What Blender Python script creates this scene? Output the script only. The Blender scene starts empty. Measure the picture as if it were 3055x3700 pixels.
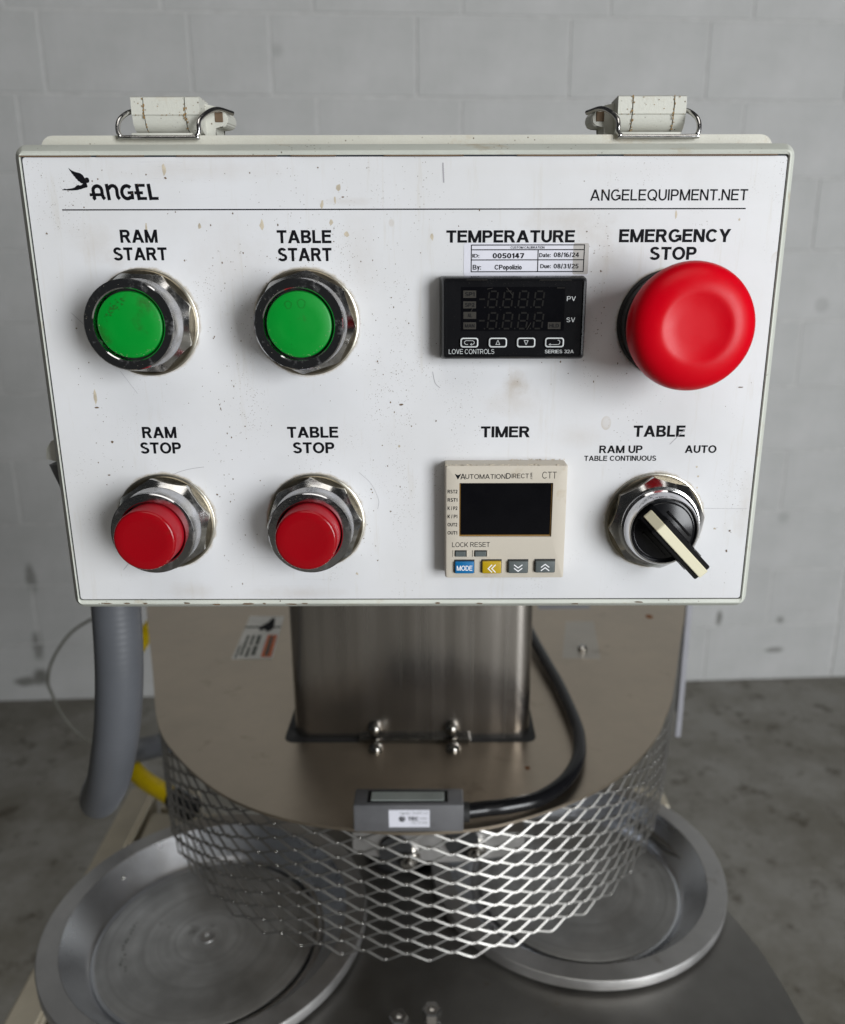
import bpy, bmesh, math, random, os
from mathutils import Vector, Matrix
random.seed(7)
sc = bpy.context.scene
col = sc.collection
R = math.radians
H0 = 1.325                      # height of the viewpoint above the floor, metres

# ------------------------------------------------------------------ camera
pit = math.atan(818.6/2880.0); rol = R(.12)
F = Vector((0, math.cos(pit), -math.sin(pit)))
Rt0 = Vector((1, 0, 0)); Dn0 = Vector((0, -math.sin(pit), -math.cos(pit)))
Rt = Rt0*math.cos(rol)+Dn0*math.sin(rol); Dn = -Rt0*math.sin(rol)+Dn0*math.cos(rol)
cam = bpy.data.cameras.new('camera'); camo = bpy.data.objects.new('camera', cam); col.objects.link(camo)
M = Matrix((Rt, -Dn, -F)).transposed().to_4x4(); M.translation = Vector((0, 0, H0))
camo.matrix_world = M
cam.sensor_fit = 'VERTICAL'; cam.sensor_height = 36; cam.sensor_width = 36
cam.lens = 2880/3700*36
cam.shift_x = -55.5/3700
cam.clip_start = .02; cam.clip_end = 60
cam.dof.use_dof = True; cam.dof.focus_distance = .320; cam.dof.aperture_fstop = 10.5
sc.camera = camo

# ------------------------------------------------------------------ light (indoors: dim room, one big open door to the right behind the photographer)
w = bpy.data.worlds.new('World'); sc.world = w; w.use_nodes = True
w.node_tree.nodes['Background'].inputs[0].default_value = (.95, .98, 1, 1)
w.node_tree.nodes['Background'].inputs[1].default_value = .024
def area(name, loc, target, sx, sy, power, color):
    l = bpy.data.lights.new(name, 'AREA'); l.shape = 'RECTANGLE'; l.size = sx; l.size_y = sy; l.energy = power; l.color = color
    o = bpy.data.objects.new(name, l); col.objects.link(o); o.location = loc
    o.rotation_euler = (Vector(target)-Vector(loc)).to_track_quat('-Z', 'Y').to_euler()
area('door_light', (2.9, -3.1, 1.60), (0, .45, 1.0), 1.8, 2.6, 262, (.95, .975, 1))
area('ceiling_light', (.2, -1.0, 3.7), (0, .3, .9), 2.2, 1.6, 21, (1, .97, .92))
sc.view_settings.view_transform = 'Standard'; sc.view_settings.look = 'None'
sc.view_settings.exposure = 0; sc.view_settings.gamma = 1

# ------------------------------------------------------------------ materials
class NT:
    def __init__(s, name):
        s.m = bpy.data.materials.new(name); s.m.use_nodes = True; s.t = s.m.node_tree
        s.b = s.t.nodes['Principled BSDF']; s.x = -300
        s.tc = s.t.nodes.new('ShaderNodeTexCoord')
    def n(s, typ, **kw):
        nd = s.t.nodes.new('ShaderNode'+typ)
        for k, v in kw.items():
            if k in nd.inputs: nd.inputs[k].default_value = v
            else: setattr(nd, k, v)
        return nd
    def l(s, a, b): s.t.links.new(a, b)
    def coord(s, scale=(1, 1, 1), rot=(0, 0, 0), src='Object'):
        mp = s.n('Mapping'); mp.inputs['Scale'].default_value = scale; mp.inputs['Rotation'].default_value = rot
        s.l(s.tc.outputs[src], mp.inputs['Vector']); return mp.outputs[0]
    def noise(s, scale, detail=4, rough=.6, vec=None, dist=0):
        nd = s.n('TexNoise', Scale=scale, Detail=detail, Roughness=rough, Distortion=dist)
        s.l(vec if vec is not None else s.tc.outputs['Object'], nd.inputs['Vector']); return nd.outputs['Fac']
    def voro(s, scale, vec=None, rand=1):
        nd = s.n('TexVoronoi', Scale=scale, Randomness=rand)
        s.l(vec if vec is not None else s.tc.outputs['Object'], nd.inputs['Vector']); return nd
    def ramp(s, fac, stops):
        nd = s.n('ValToRGB'); r = nd.color_ramp
        r.elements[0].position = stops[0][0]; r.elements[1].position = stops[-1][0]
        def c(v): return (v, v, v, 1) if not isinstance(v, tuple) else (*v, 1)
        r.elements[0].color = c(stops[0][1]); r.elements[1].color = c(stops[-1][1])
        for p, v in stops[1:-1]:
            e = r.elements.new(p); e.color = c(v)
        s.l(fac, nd.inputs[0]); return nd.outputs[0]
    def mix(s, fac, a, b, mode='MIX'):
        nd = s.n('Mix', data_type='RGBA', blend_type=mode)
        for inp, v in ((nd.inputs[0], fac), (nd.inputs[6], a), (nd.inputs[7], b)):
            if hasattr(v, 'is_linked') or hasattr(v, 'links'): s.l(v, inp)
            elif isinstance(v, tuple): inp.default_value = (*v, 1)
            else: inp.default_value = v
        return nd.outputs[2]
    def math(s, op, a, b=0.0, clamp=False):
        nd = s.n('Math', operation=op, use_clamp=clamp)
        for inp, v in ((nd.inputs[0], a), (nd.inputs[1], b)):
            if hasattr(v, 'links'): s.l(v, inp)
            else: inp.default_value = v
        return nd.outputs[0]
    def bump(s, h, strength=.3, dist=.001):
        nd = s.n('Bump', Strength=strength, Distance=dist); s.l(h, nd.inputs['Height']); s.l(nd.outputs[0], s.b.inputs['Normal'])
    def set(s, **kw):
        for k, v in kw.items():
            i = s.b.inputs[k.replace('_', ' ')]
            if hasattr(v, 'links'): s.l(v, i)
            elif isinstance(v, tuple): i.default_value = (*v, 1)
            else: i.default_value = v
        return s.m

def plain(name, c, rough=.5, metal=0, var=.12, scale=60, spec=.5, bump=0):
    t = NT(name); f = t.noise(scale)
    a = t.mix(t.ramp(f, [(.3, 0), (.7, 1)]), tuple(x*(1-var) for x in c), tuple(min(1, x*(1+var)) for x in c))
    if bump: t.bump(f, bump, .001)
    r = t.ramp(t.noise(scale*2.3), [(.3, max(.02, rough*.8)), (.7, min(1, rough*1.2))])
    return t.set(Base_Color=a, Roughness=r, Metallic=metal, Specular_IOR_Level=spec)

def m_plate():
    t = NT('printed_white_laminate')
    co = t.coord()
    base = t.mix(t.ramp(t.noise(14, 5, .6), [(.35, 0), (.7, 1)]), (.655, .66, .675), (.60, .60, .60))
    # fine vertical dribble dirt
    streak = t.ramp(t.noise(1, 6, .7, t.coord((260, 260, 22))), [(.58, 0), (.75, .35)])
    base = t.mix(streak, base, (.50, .46, .38))
    sep = t.n('SeparateXYZ'); t.l(t.tc.outputs['Object'], sep.inputs[0]); X, Z = sep.outputs[0], sep.outputs[2]
    # smudges with a place of their own: x, z (mm from viewpoint axis), radii, strength
    for sx, sz, rx, rz, k in [(32, -38, 6, 6, .85), (32, -46, 14, 9, .35), (50, 24, 20, 6, .38), (66, 10, 9, 8, .35), (60, 18, 14, 6, .3), (-133, 16, 10, 9, .28), (-124, 10, 5, 5, .3),
                         (-80, 8, 22, 22, .2), (58, -60, 12, 6, .25), (130, -90, 4, 20, .35), (-30, 10, 9, 25, .18), (-108, -128, 12, 5, .3), (-60, -129, 24, 4, .35), (-90, 42, 40, 5, .25), (-35, 31, 12, 2, .3), (60, 42, 60, 4, .1)]:
        ax = t.math('DIVIDE', t.math('SUBTRACT', X, sx/1000), rx/1000); az = t.math('DIVIDE', t.math('SUBTRACT', Z, sz/1000-0), rz/1000)
        d = t.math('SQRT', t.math('ADD', t.math('MULTIPLY', ax, ax), t.math('MULTIPLY', az, az)))
        d = t.math('ADD', d, t.math('MULTIPLY', t.math('SUBTRACT', t.noise(120, 5, .75), .5), 1.7))
        f = t.math('MULTIPLY', t.math('SUBTRACT', 1.0, d, True), k*.8, True)
        base = t.mix(f, base, (.42, .36, .29))
    for bx, bz in ((-115.2, -14), (-51.8, -14), (-115.2, -96.2), (-51.8, -96.2), (92, -14.4), (91.8, -96.2)):
        ax = t.math('SUBTRACT', X, bx/1000); az = t.math('SUBTRACT', Z, bz/1000)
        d = t.math('SQRT', t.math('ADD', t.math('MULTIPLY', ax, ax), t.math('MULTIPLY', az, az)))
        d = t.math('DIVIDE', t.math('SUBTRACT', d, .0205), .0030)
        f = t.math('SUBTRACT', t.math('SUBTRACT', 1.0, d, True), t.math('MULTIPLY', t.noise(210, 5, .75), 1.25), True)
        base = t.mix(t.math('MULTIPLY', f, 1.6, True), base, (.34, .27, .16))
    # tiny specks in clusters
    for sc_, th, ns, lo in ((620, .15, 22, .56), (1000, .2, 30, .57)):
        v = t.voro(sc_).outputs['Distance']
        m = t.ramp(v, [(th*.6, 1), (th, 0)])
        cl = t.ramp(t.noise(ns, 3, .6, t.coord((1.4, 1.4, .7))), [(lo, 0), (lo+.1, 1)])
        base = t.mix(t.math('MULTIPLY', t.math('MULTIPLY', m, cl), .7), base, (.17, .13, .10))
    # tan dried drops
    v = t.voro(55, t.coord((1.4, 1, 1))); m = t.ramp(v.outputs['Distance'], [(.10, .5), (.16, 1), (.18, 0)])
    cl = t.ramp(t.noise(16, 2), [(.60, 0), (.66, 1)])
    base = t.mix(t.math('MULTIPLY', t.math('MULTIPLY', m, cl), .55), base, (.42, .35, .26))
    # hairline scratches
    wv = t.ramp(t.noise(1, 2, .5, t.coord((9, 9, 420), (0, R(35), 0)), 1.2), [(.497, 0), (.5, .35), (.503, 0)])
    msk = t.ramp(t.noise(9, 2), [(.6, 0), (.68, 1)])
    base = t.mix(t.math('MULTIPLY', wv, msk), base, (.3, .3, .32))
    t.bump(t.noise(900, 2), .03, .0003)
    return t.set(Base_Color=base, Roughness=t.ramp(t.noise(40, 5), [(.3, .32), (.7, .5)]), Specular_IOR_Level=.45)

def m_lid(name='grey_white_polyester', c=(.60, .62, .555), grit=.5):
    t = NT(name)
    base = t.mix(t.ramp(t.noise(25, 6), [(.35, 0), (.7, 1)]), c, tuple(x*.88 for x in c))
    st = t.ramp(t.noise(28, 7, .72, t.coord((1, 1, 1.5))), [(.56, 0), (.72, .8)])
    base = t.mix(st, base, (.40, .30, .17))
    v = t.voro(420).outputs['Distance']; m = t.ramp(v, [(.1, 1), (.16, 0)]); cl = t.ramp(t.noise(26, 3), [(.54, 0), (.62, 1)])
    base = t.mix(t.math('MULTIPLY', m, cl), base, (.10, .07, .04))
    g = t.noise(1600, 2, .6)
    if grit: base = t.mix(t.ramp(g, [(.5, 0), (.75, .25*grit)]), base, (.45, .40, .30))
    t.bump(g, .15+.3*grit, .0003)
    return t.set(Base_Color=base, Roughness=.5)

def m_chrome(name, base=(.66, .66, .68), dirt=.35, rough=.1):
    t = NT(name)
    n1 = t.noise(130, 6, .7)
    c = t.mix(t.ramp(n1, [(.45, 0), (.72, dirt)]), base, (.36, .31, .22))
    r = t.ramp(t.noise(90, 5, .7), [(.45, rough), (.8, rough+.2)])
    mt = t.ramp(n1, [(.55, 1), (.85, .6)])
    t.bump(t.noise(300, 4), .08, .0004)
    return t.set(Base_Color=c, Roughness=r, Metallic=mt)

def m_steel(name, base=(.56, .53, .49), rough=.3, stretch=(4, 4, 300), aniso=.0, vary=.25, sc_=9, spots=True):
    t = NT(name)
    br = t.noise(1, 4, .6, t.coord(stretch))
    cl = t.noise(sc_, 6, .65)
    c = t.mix(t.ramp(cl, [(.3, 0), (.7, 1)]), tuple(x*(1-vary) for x in base), base)
    if spots:
        sp = t.ramp(t.noise(24, 7, .75), [(.60, 0), (.76, .6)])
        c = t.mix(sp, c, (.20, .15, .10))
    r = t.math('ADD', t.ramp(cl, [(.3, rough*.85), (.7, rough*1.25)]), t.math('MULTIPLY', br, .08))
    t.bump(br, .05, .0004)
    return t.set(Base_Color=c, Roughness=r, Metallic=1.0)

def m_wall():
    t = NT('painted_block')
    n = t.noise(7, 6, .65)
    c = t.mix(t.ramp(n, [(.3, 0), (.7, 1)]), (.43, .435, .425), (.50, .50, .495))
    sep = t.n('SeparateXYZ'); t.l(t.tc.outputs['Object'], sep.inputs[0])
    # scuffs and damp blotches low on the wall
    geo = t.n('NewGeometry'); s2 = t.n('SeparateXYZ'); t.l(geo.outputs['Position'], s2.inputs[0])
    mp = t.n('Mapping'); t.l(geo.outputs['Position'], mp.inputs[0]); mp.inputs['Scale'].default_value = (1, 1, 1.6)
    low = t.ramp(s2.outputs[2], [(0, 1), (1.0, 0)])
    bl = t.ramp(t.noise(7, 5, .65, mp.outputs[0]), [(.60, 0), (.70, 1)])
    c = t.mix(t.math('MULTIPLY', t.math('MULTIPLY', low, bl), .28), c, (.3, .29, .27))
    v = t.voro(3.1, geo.outputs['Position']).outputs['Distance']
    c = t.mix(t.math('MULTIPLY', t.ramp(v, [(.05, .3), (.085, 0)]), 1.0), c, (.2, .2, .19))
    for (px, pz, rx, rz, k) in [(-1.295, .43, .02, .07, .8), (-1.305, .20, .022, .06, .8), (-1.31, .085, .03, .045, 1.1), (-1.36, .07, .05, .02, 1), (1.01, .60, .02, .012, .7), (.955, .235, .012, .035, 1), (1.16, .11, .04, .012, .8), (1.17, .22, .018, .018, .8), (.86,.66,.1,.012,.3), (.99, .45, .03, .01, .35), (-.92,.22,.03,.015,.5)]:
        ax = t.math('DIVIDE', t.math('SUBTRACT', s2.outputs[0], px), rx); az = t.math('DIVIDE', t.math('SUBTRACT', s2.outputs[2], pz), rz)
        d = t.math('SQRT', t.math('ADD', t.math('MULTIPLY', ax, ax), t.math('MULTIPLY', az, az)))
        d = t.math('ADD', d, t.math('MULTIPLY', t.math('SUBTRACT', t.noise(18, 4, .7, geo.outputs['Position']), .5), 1.5))
        f = t.math('MULTIPLY', t.math('MULTIPLY', t.math('SUBTRACT', 1.0, d, True), 1.8, True), k*.8, True)
        c = t.mix(f, c, (.13, .13, .115))
    h = t.math('ADD', t.noise(60, 6, .7), t.math('MULTIPLY', t.noise(9, 4), 1.5))
    t.bump(h, .3, .004)
    return t.set(Base_Color=c, Roughness=.55, Specular_IOR_Level=.3)

def m_floor():
    t = NT('old_concrete')
    n = t.noise(3.2, 8, .7)
    c = t.mix(t.ramp(n, [(.40, 0), (.60, 1)]), (.165, .153, .125), (.265, .255, .23))
    d = t.ramp(t.noise(11, 8, .75), [(.54, 0), (.66, .9)]); c = t.mix(d, c, (.06, .048, .03))
    v = t.ramp(t.noise(17, 6, .75, t.coord((1, 1, 1), (0, 0, 1))), [(.60, 0), (.66, 1)])
    m = t.ramp(t.noise(1.3, 3, .5, t.coord((1, 1, 1), (0, 0, 2.3))), [(.47, 0), (.60, .55)])
    c = t.mix(t.math('MULTIPLY', v, m), c, (.42, .40, .36))
    t.bump(t.noise(40, 6, .7), .3, .004)
    return t.set(Base_Color=c, Roughness=t.ramp(n, [(.3, .45), (.7, .75)]), Specular_IOR_Level=.35)

def m_cap(name, c, grime, gl=.35, scale=90, lo=.60, sp=.32):
    t = NT(name)
    f = t.ramp(t.noise(scale, 5, .65), [(lo, 0), (lo+.14, .75)])
    a = t.mix(f, c, grime)
    t.bump(t.noise(500, 3), .03, .0003)
    return t.set(Base_Color=a, Roughness=t.ramp(t.noise(60, 5), [(.3, gl*.8), (.7, gl*1.35)]), Specular_IOR_Level=sp)

def m_disk():
    t = NT('worn_disk_aluminium')
    sp = t.n('SeparateXYZ'); t.l(t.tc.outputs['Object'], sp.inputs[0])
    d = t.math('SQRT', t.math('ADD', t.math('MULTIPLY', sp.outputs[0], sp.outputs[0]), t.math('MULTIPLY', sp.outputs[1], sp.outputs[1])))
    cb_ = t.n('CombineXYZ'); t.l(d, cb_.inputs[0])
    ring = t.noise(110, 5, .75, cb_.outputs[0]); bl = t.noise(17, 6, .65)
    c = t.mix(t.ramp(bl, [(.36, 0), (.66, 1)]), (.58, .58, .57), (.86, .865, .86))
    c = t.mix(t.ramp(ring, [(.4, 0), (.6, .6)]), c, (.50, .50, .49))
    c = t.mix(t.ramp(t.noise(26, 6, .7), [(.62, 0), (.74, .6)]), c, (.16, .15, .13))
    r_ = t.math('ADD', t.ramp(bl, [(.3, .46), (.7, .66)]), t.math('MULTIPLY', ring, .12))
    t.bump(ring, .12, .0008)
    return t.set(Base_Color=c, Roughness=r_, Metallic=1.0)
def m_column():
    t = NT('column_stainless')
    br = t.noise(1, 4, .6, t.coord((260, 260, 3)))
    c = t.mix(t.noise(8, 5), (.40, .37, .34), (.54, .51, .48))
    h = t.math('ADD', t.math('MULTIPLY', t.noise(1, 2, .5, t.coord((26, 26, 1.2))), 1.0), t.math('MULTIPLY', br, .02))
    t.bump(h, .6, .004)
    return t.set(Base_Color=c, Roughness=t.math('ADD', .21, t.math('MULTIPLY', br, .1)), Metallic=1.0)
MT = dict(
    plate=m_plate(), lid=m_lid(), body=m_lid('textured_polyester_body', (.56, .55, .48), 1.0), latch=m_lid('grey_white_latch_plastic', (.57, .57, .51), .6),
    chrome=m_chrome('chrome', (.62, .62, .64), .15, .05), bodychrome=m_chrome('dull_chrome', (.58, .58, .60), .45, .17), nutm=m_chrome('dirty_chrome', (.60, .60, .60), .4, .13), washer=m_chrome('stained_washer', (.48, .46, .40), .6, .3), wire=m_chrome('steel_wire', (.62, .61, .6), .25, .16),
    ink=plain('black_ink', (.006, .006, .008), .6, spec=.08), gap_strip=plain('dark_gap_strip', (.02, .022, .03), .8),
    green=m_cap('green_plastic', (.0, .235, .022), (.03, .10, .015), .4), green2=m_cap('green_plastic_smeared', (.0, .235, .022), (.02, .06, .008), .4, 55, .53), red=m_cap('red_plastic', (.27, .002, .006), (.22, .01, .01), .2), smear=plain('green_grime', (.012, .13, .014), .6, spec=.2), redmush=m_cap('red_satin_plastic', (.58, .0, .008), (.40, .002, .010), .33, 30, .6, .16),
    redside=m_cap('dusty_red_plastic', (.34, .004, .012), (.33, .07, .06), .5, 160),
    black=plain('black_plastic', (.007, .007, .008), .2, spec=.28), blackm=plain('black_matt', (.02, .02, .02), .6), dusty=m_cap('dusty_black_plastic', (.02, .02, .02), (.25, .2, .14), .5, 700),
    cream=m_cap('ivory_plastic', (.72, .68, .50), (.45, .36, .24), .35), bezel=m_cap('beige_plastic', (.52, .475, .40), (.40, .33, .23), .45, 70), screen=plain('smoked_screen', (.003, .003, .004), .18, spec=.25),
    seg=plain('dull_segment', (.010, .0095, .0085), .6, spec=.1), flag=plain('grey_flag', (.036, .033, .028), .6, spec=.15), whiteink=plain('pale_ink', (.55, .57, .57), .5), white=plain('white_ink', (.8, .8, .82), .5),
    keyg=plain('grey_rubber_key', (.085, .10, .10), .5), keyb=plain('blue_rubber_key', (.0, .13, .33), .4), keyy=plain('yellow_rubber_key', (.42, .28, .005), .4),
    sticker=plain('white_sticker', (.66, .66, .72), .4, var=.04), stickerg=plain('bare_sticker_edge', (.42, .40, .38), .35, var=.08), dirt=plain('brown_dirt', (.13, .085, .05), .8), tan=plain('tan_residue', (.50, .44, .34), .6, var=.25, scale=300), scratch=plain('scratch', (.33, .32, .34), .6),
    amber=plain('amber_grime', (.22, .11, .01), .5),
    steel=m_steel('brushed_stainless', (.55, .47, .375), .31, (4, 4, 4)), steelc=m_column(), dome=m_chrome('polished_nut', (.42, .41, .39), .3, .09), flange=m_chrome('shaded_dirty_flange', (.20, .175, .13), .7, .3), glint=m_chrome('glint_bead_chrome', (.66, .64, .61), .1, .16), darkmetal=m_chrome('dark_plated_steel', (.62, .61, .60), .5, .2),
    mesh=m_steel('expanded_steel', (.44, .43, .405), .42, (5, 5, 5), spots=False), pan=m_steel('cast_aluminium', (.68, .67, .66), .42, (3, 3, 3), sc_=20), panin=m_steel('spun_aluminium', (.84, .86, .90), .24, (3, 3, 60), sc_=14), pandisk=m_disk(),
    table=m_steel('table_steel', (.36, .35, .33), .40, (3, 3, 3), vary=.35, sc_=8), sensor=plain('grey_sensor_plastic', (.11, .11, .115), .5), window=plain('dull_window', (.30, .33, .31), .35),
    cable=plain('black_cable', (.006, .006, .007), .2, spec=.3), conduit=None, yellow=plain('yellow_hose', (.85, .62, .0), .4), thin=plain('grey_cable', (.13, .13, .11), .5), beam=plain('cream_paint', (.50, .45, .35), .45, scale=20),
    orange=plain('orange_print', (.75, .15, .02), .5), label=plain('label_paper', (.88, .87, .82), .5), labelprint=plain('label_print', (.09, .10, .08), .6), rustdirt=plain('rusty_grime', (.24, .15, .06), .8, var=.3, scale=900), rust=plain('rust', (.22, .08, .02), .8),
    wall=m_wall(), mortar=plain('painted_joint', (.50, .50, .49), .7, scale=30), floor=m_floor(), sheet=plain('pale_side_sheet', (.27, .27, .295), .35, var=.05), film=m_steel('film_on_steel', (.60, .56, .50), .40, (4, 4, 4)))
def m_conduit():
    t = NT('grey_ribbed_conduit')
    t.bump(t.ramp(t.noise(60, 2), [(.3, 0), (.7, 1)]), .05, .0005)
    return t.set(Base_Color=t.mix(t.noise(30), (.07, .075, .083), (.095, .10, .112)), Roughness=.42)
MT['conduit'] = m_conduit()

# ------------------------------------------------------------------ builders (coordinates in mm, x right, y away, z up from the viewpoint height)
ORG = {}                                            # world origin of each object, mm
def empty(name, loc, label, cat, group=None):
    o = bpy.data.objects.new(name, None); col.objects.link(o)
    o.location = (loc[0]/1000, loc[1]/1000, loc[2]/1000+H0); o.empty_display_size = .05
    ORG[o.name] = Vector(loc); o['label'] = label; o['category'] = cat
    if group: o['group'] = group
    return o
def fin(name, bm, mat, parent=None, loc=(0, 0, 0), smooth=False, label=None, kind=None, scale=.001, angle=35, mats=None):
    """bm is in mm relative to loc."""
    bmesh.ops.scale(bm, vec=(scale,)*3, verts=bm.verts)
    bmesh.ops.recalc_face_normals(bm, faces=bm.faces)
    if smooth:
        ca = math.radians(angle)
        for f in bm.faces: f.smooth = True
        for e in bm.edges:
            if len(e.link_faces) == 2 and e.calc_face_angle(0) > ca: e.smooth = False
    me = bpy.data.meshes.new(name); bm.to_mesh(me); bm.free()
    for mm in (mats or [mat]): me.materials.append(MT[mm])
    return place(name, me, parent, loc, label, kind)
def place(name, me, parent, loc, label=None, kind=None):
    o = bpy.data.objects.new(name, me); col.objects.link(o)
    P = Vector(loc); po = ORG[parent.name] if parent else Vector((0, 0, -H0*1000))
    o.parent = parent; o.location = (P-po)/1000; ORG[o.name] = P
    if label: o['label'] = label
    if kind: o['kind'] = kind
    return o
def B(): return bmesh.new()
def box(bm, x0, x1, y0, y1, z0, z1, bev=0, seg=2, mi=0):
    r = bmesh.ops.create_cube(bm, size=1); vs = r['verts']
    for v in vs: v.co = Vector((x0+(v.co.x+.5)*(x1-x0), y0+(v.co.y+.5)*(y1-y0), z0+(v.co.z+.5)*(z1-z0)))
    fs = list({f for v in vs for f in v.link_faces})
    for f in fs: f.material_index = mi
    if bev:
        es = list({e for v in vs for e in v.link_edges})
        bmesh.ops.bevel(bm, geom=es, offset=bev, segments=seg, affect='EDGES', profile=.5)
    return bm
def lathe(bm, prof, seg=64, axis='Y', c=(0, 0, 0), mi=0, poly=None):
    """prof: (r, h) pairs; axis 'Y' means h grows towards the viewer (-y); 'Z' means h grows up. poly(angle)->radius factor."""
    rings = []
    for r, h in prof:
        ring = []
        if r <= 1e-6:
            p = (c[0], c[1]-h, c[2]) if axis == 'Y' else (c[0], c[1], c[2]+h)
            ring = [bm.verts.new(p)]
        else:
            for i in range(seg):
                a = 2*math.pi*i/seg; rr = r
                x, y = rr*math.cos(a), rr*math.sin(a)
                ring.append(bm.verts.new((c[0]+x, c[1]-h, c[2]+y) if axis == 'Y' else (c[0]+x, c[1]+y, c[2]+h)))
        rings.append(ring)
    for a, b in zip(rings, rings[1:]):
        for i in range(seg):
            j = (i+1) % seg
            if len(a) == 1 and len(b) == 1: continue
            if len(a) == 1: f = bm.faces.new((a[0], b[j], b[i]))
            elif len(b) == 1: f = bm.faces.new((a[i], a[j], b[0]))
            else: f = bm.faces.new((a[i], a[j], b[j], b[i]))
            f.material_index = mi
    return bm
def rrect(x0, x1, z0, z1, r, n=5):
    out = []
    for cx, cz, a0 in ((x1-r, z1-r, 0), (x0+r, z1-r, 90), (x0+r, z0+r, 180), (x1-r, z0+r, 270)):
        for i in range(n+1):
            a = R(a0+90*i/n); out.append((cx+r*math.cos(a), cz+r*math.sin(a)))
    return out
def loops(bm, ls, cap0=False, cap1=False, mi=0):
    """ls: list of (points2d, y) closed loops in xz bridged in order."""
    vs = [[bm.verts.new((p[0], y, p[1])) for p in pts] for pts, y in ls]
    n = len(vs[0])
    for a, b in zip(vs, vs[1:]):
        for i in range(n):
            f = bm.faces.new((a[i], a[(i+1) % n], b[(i+1) % n], b[i])); f.material_index = mi
    if cap0: bm.faces.new(vs[0])
    if cap1: bm.faces.new(vs[-1])
    return bm
def loopsz(bm, ls, cap0=False, cap1=False):
    vs = [[bm.verts.new((p[0], p[1], z)) for p in pts] for pts, z in ls]
    n = len(vs[0])
    for a, b in zip(vs, vs[1:]):
        for i in range(n): bm.faces.new((a[i], a[(i+1) % n], b[(i+1) % n], b[i]))
    if cap0: bm.faces.new(vs[0])
    if cap1: bm.faces.new(vs[-1])
    return bm
def catmull(pts, n=8):
    P = [Vector(p) for p in pts]; P = [P[0]*2-P[1]]+P+[P[-1]*2-P[-2]]; out = []
    for i in range(1, len(P)-2):
        a, b, c, d = P[i-1:i+3]
        for k in range(n):
            t = k/n
            out.append(.5*((2*b)+(c-a)*t+(2*a-5*b+4*c-d)*t*t+(3*b-a-3*c+d)*t**3))
    out.append(P[-2]); return out
def tube(bm, pts, r, seg=12, rf=None):
    """round bar along 3d points."""
    pts = [Vector(p) for p in pts]; rings = []; up = None
    for i, p in enumerate(pts):
        t = (pts[min(i+1, len(pts)-1)]-pts[max(i-1, 0)]).normalized()
        if up is None:
            up = t.orthogonal().normalized()
        up = (up-t*up.dot(t)).normalized(); s = t.cross(up)
        rr = rf(i) if rf else r
        rings.append([bm.verts.new(p+(up*math.cos(2*math.pi*k/seg)+s*math.sin(2*math.pi*k/seg))*rr) for k in range(seg)])
    for a, b in zip(rings, rings[1:]):
        for k in range(seg): bm.faces.new((a[k], a[(k+1) % seg], b[(k+1) % seg], b[k]))
    bm.faces.new(rings[0]); bm.faces.new(rings[-1]); return bm
def poly(bm, pts, y, th=.05):
    """flat printed shape: polygon in xz, its face at y, th thick."""
    a = [bm.verts.new((p[0], y, p[1])) for p in pts]
    f = bm.faces.new(a); 
    r = bmesh.ops.extrude_face_region(bm, geom=[f]); 
    for v in r['geom']:
        if isinstance(v, bmesh.types.BMVert): v.co.y += th
    return bm
def stroke(bm, pts, wd, y, th=.05):
    """thick flat line through points (xz)."""
    P = [Vector((p[0], p[1])) for p in pts]; L = []; Rr = []
    for i, p in enumerate(P):
        d1 = (P[i]-P[i-1]).normalized() if i else (P[1]-P[0]).normalized()
        d2 = (P[i+1]-P[i]).normalized() if i < len(P)-1 else d1
        n1 = Vector((-d1.y, d1.x)); n2 = Vector((-d2.y, d2.x)); m = (n1+n2)
        m = m.normalized() if m.length > 1e-6 else n1
        k = wd/2/max(.35, m.dot(n1))
        L.append(p+m*k); Rr.append(p-m*k)
    for i in range(len(P)-1):
        q = [L[i], L[i+1], Rr[i+1], Rr[i]]
        f = [bm.verts.new((v.x, y, v.y)) for v in q]; bm.faces.new(f)
    return bm
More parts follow.
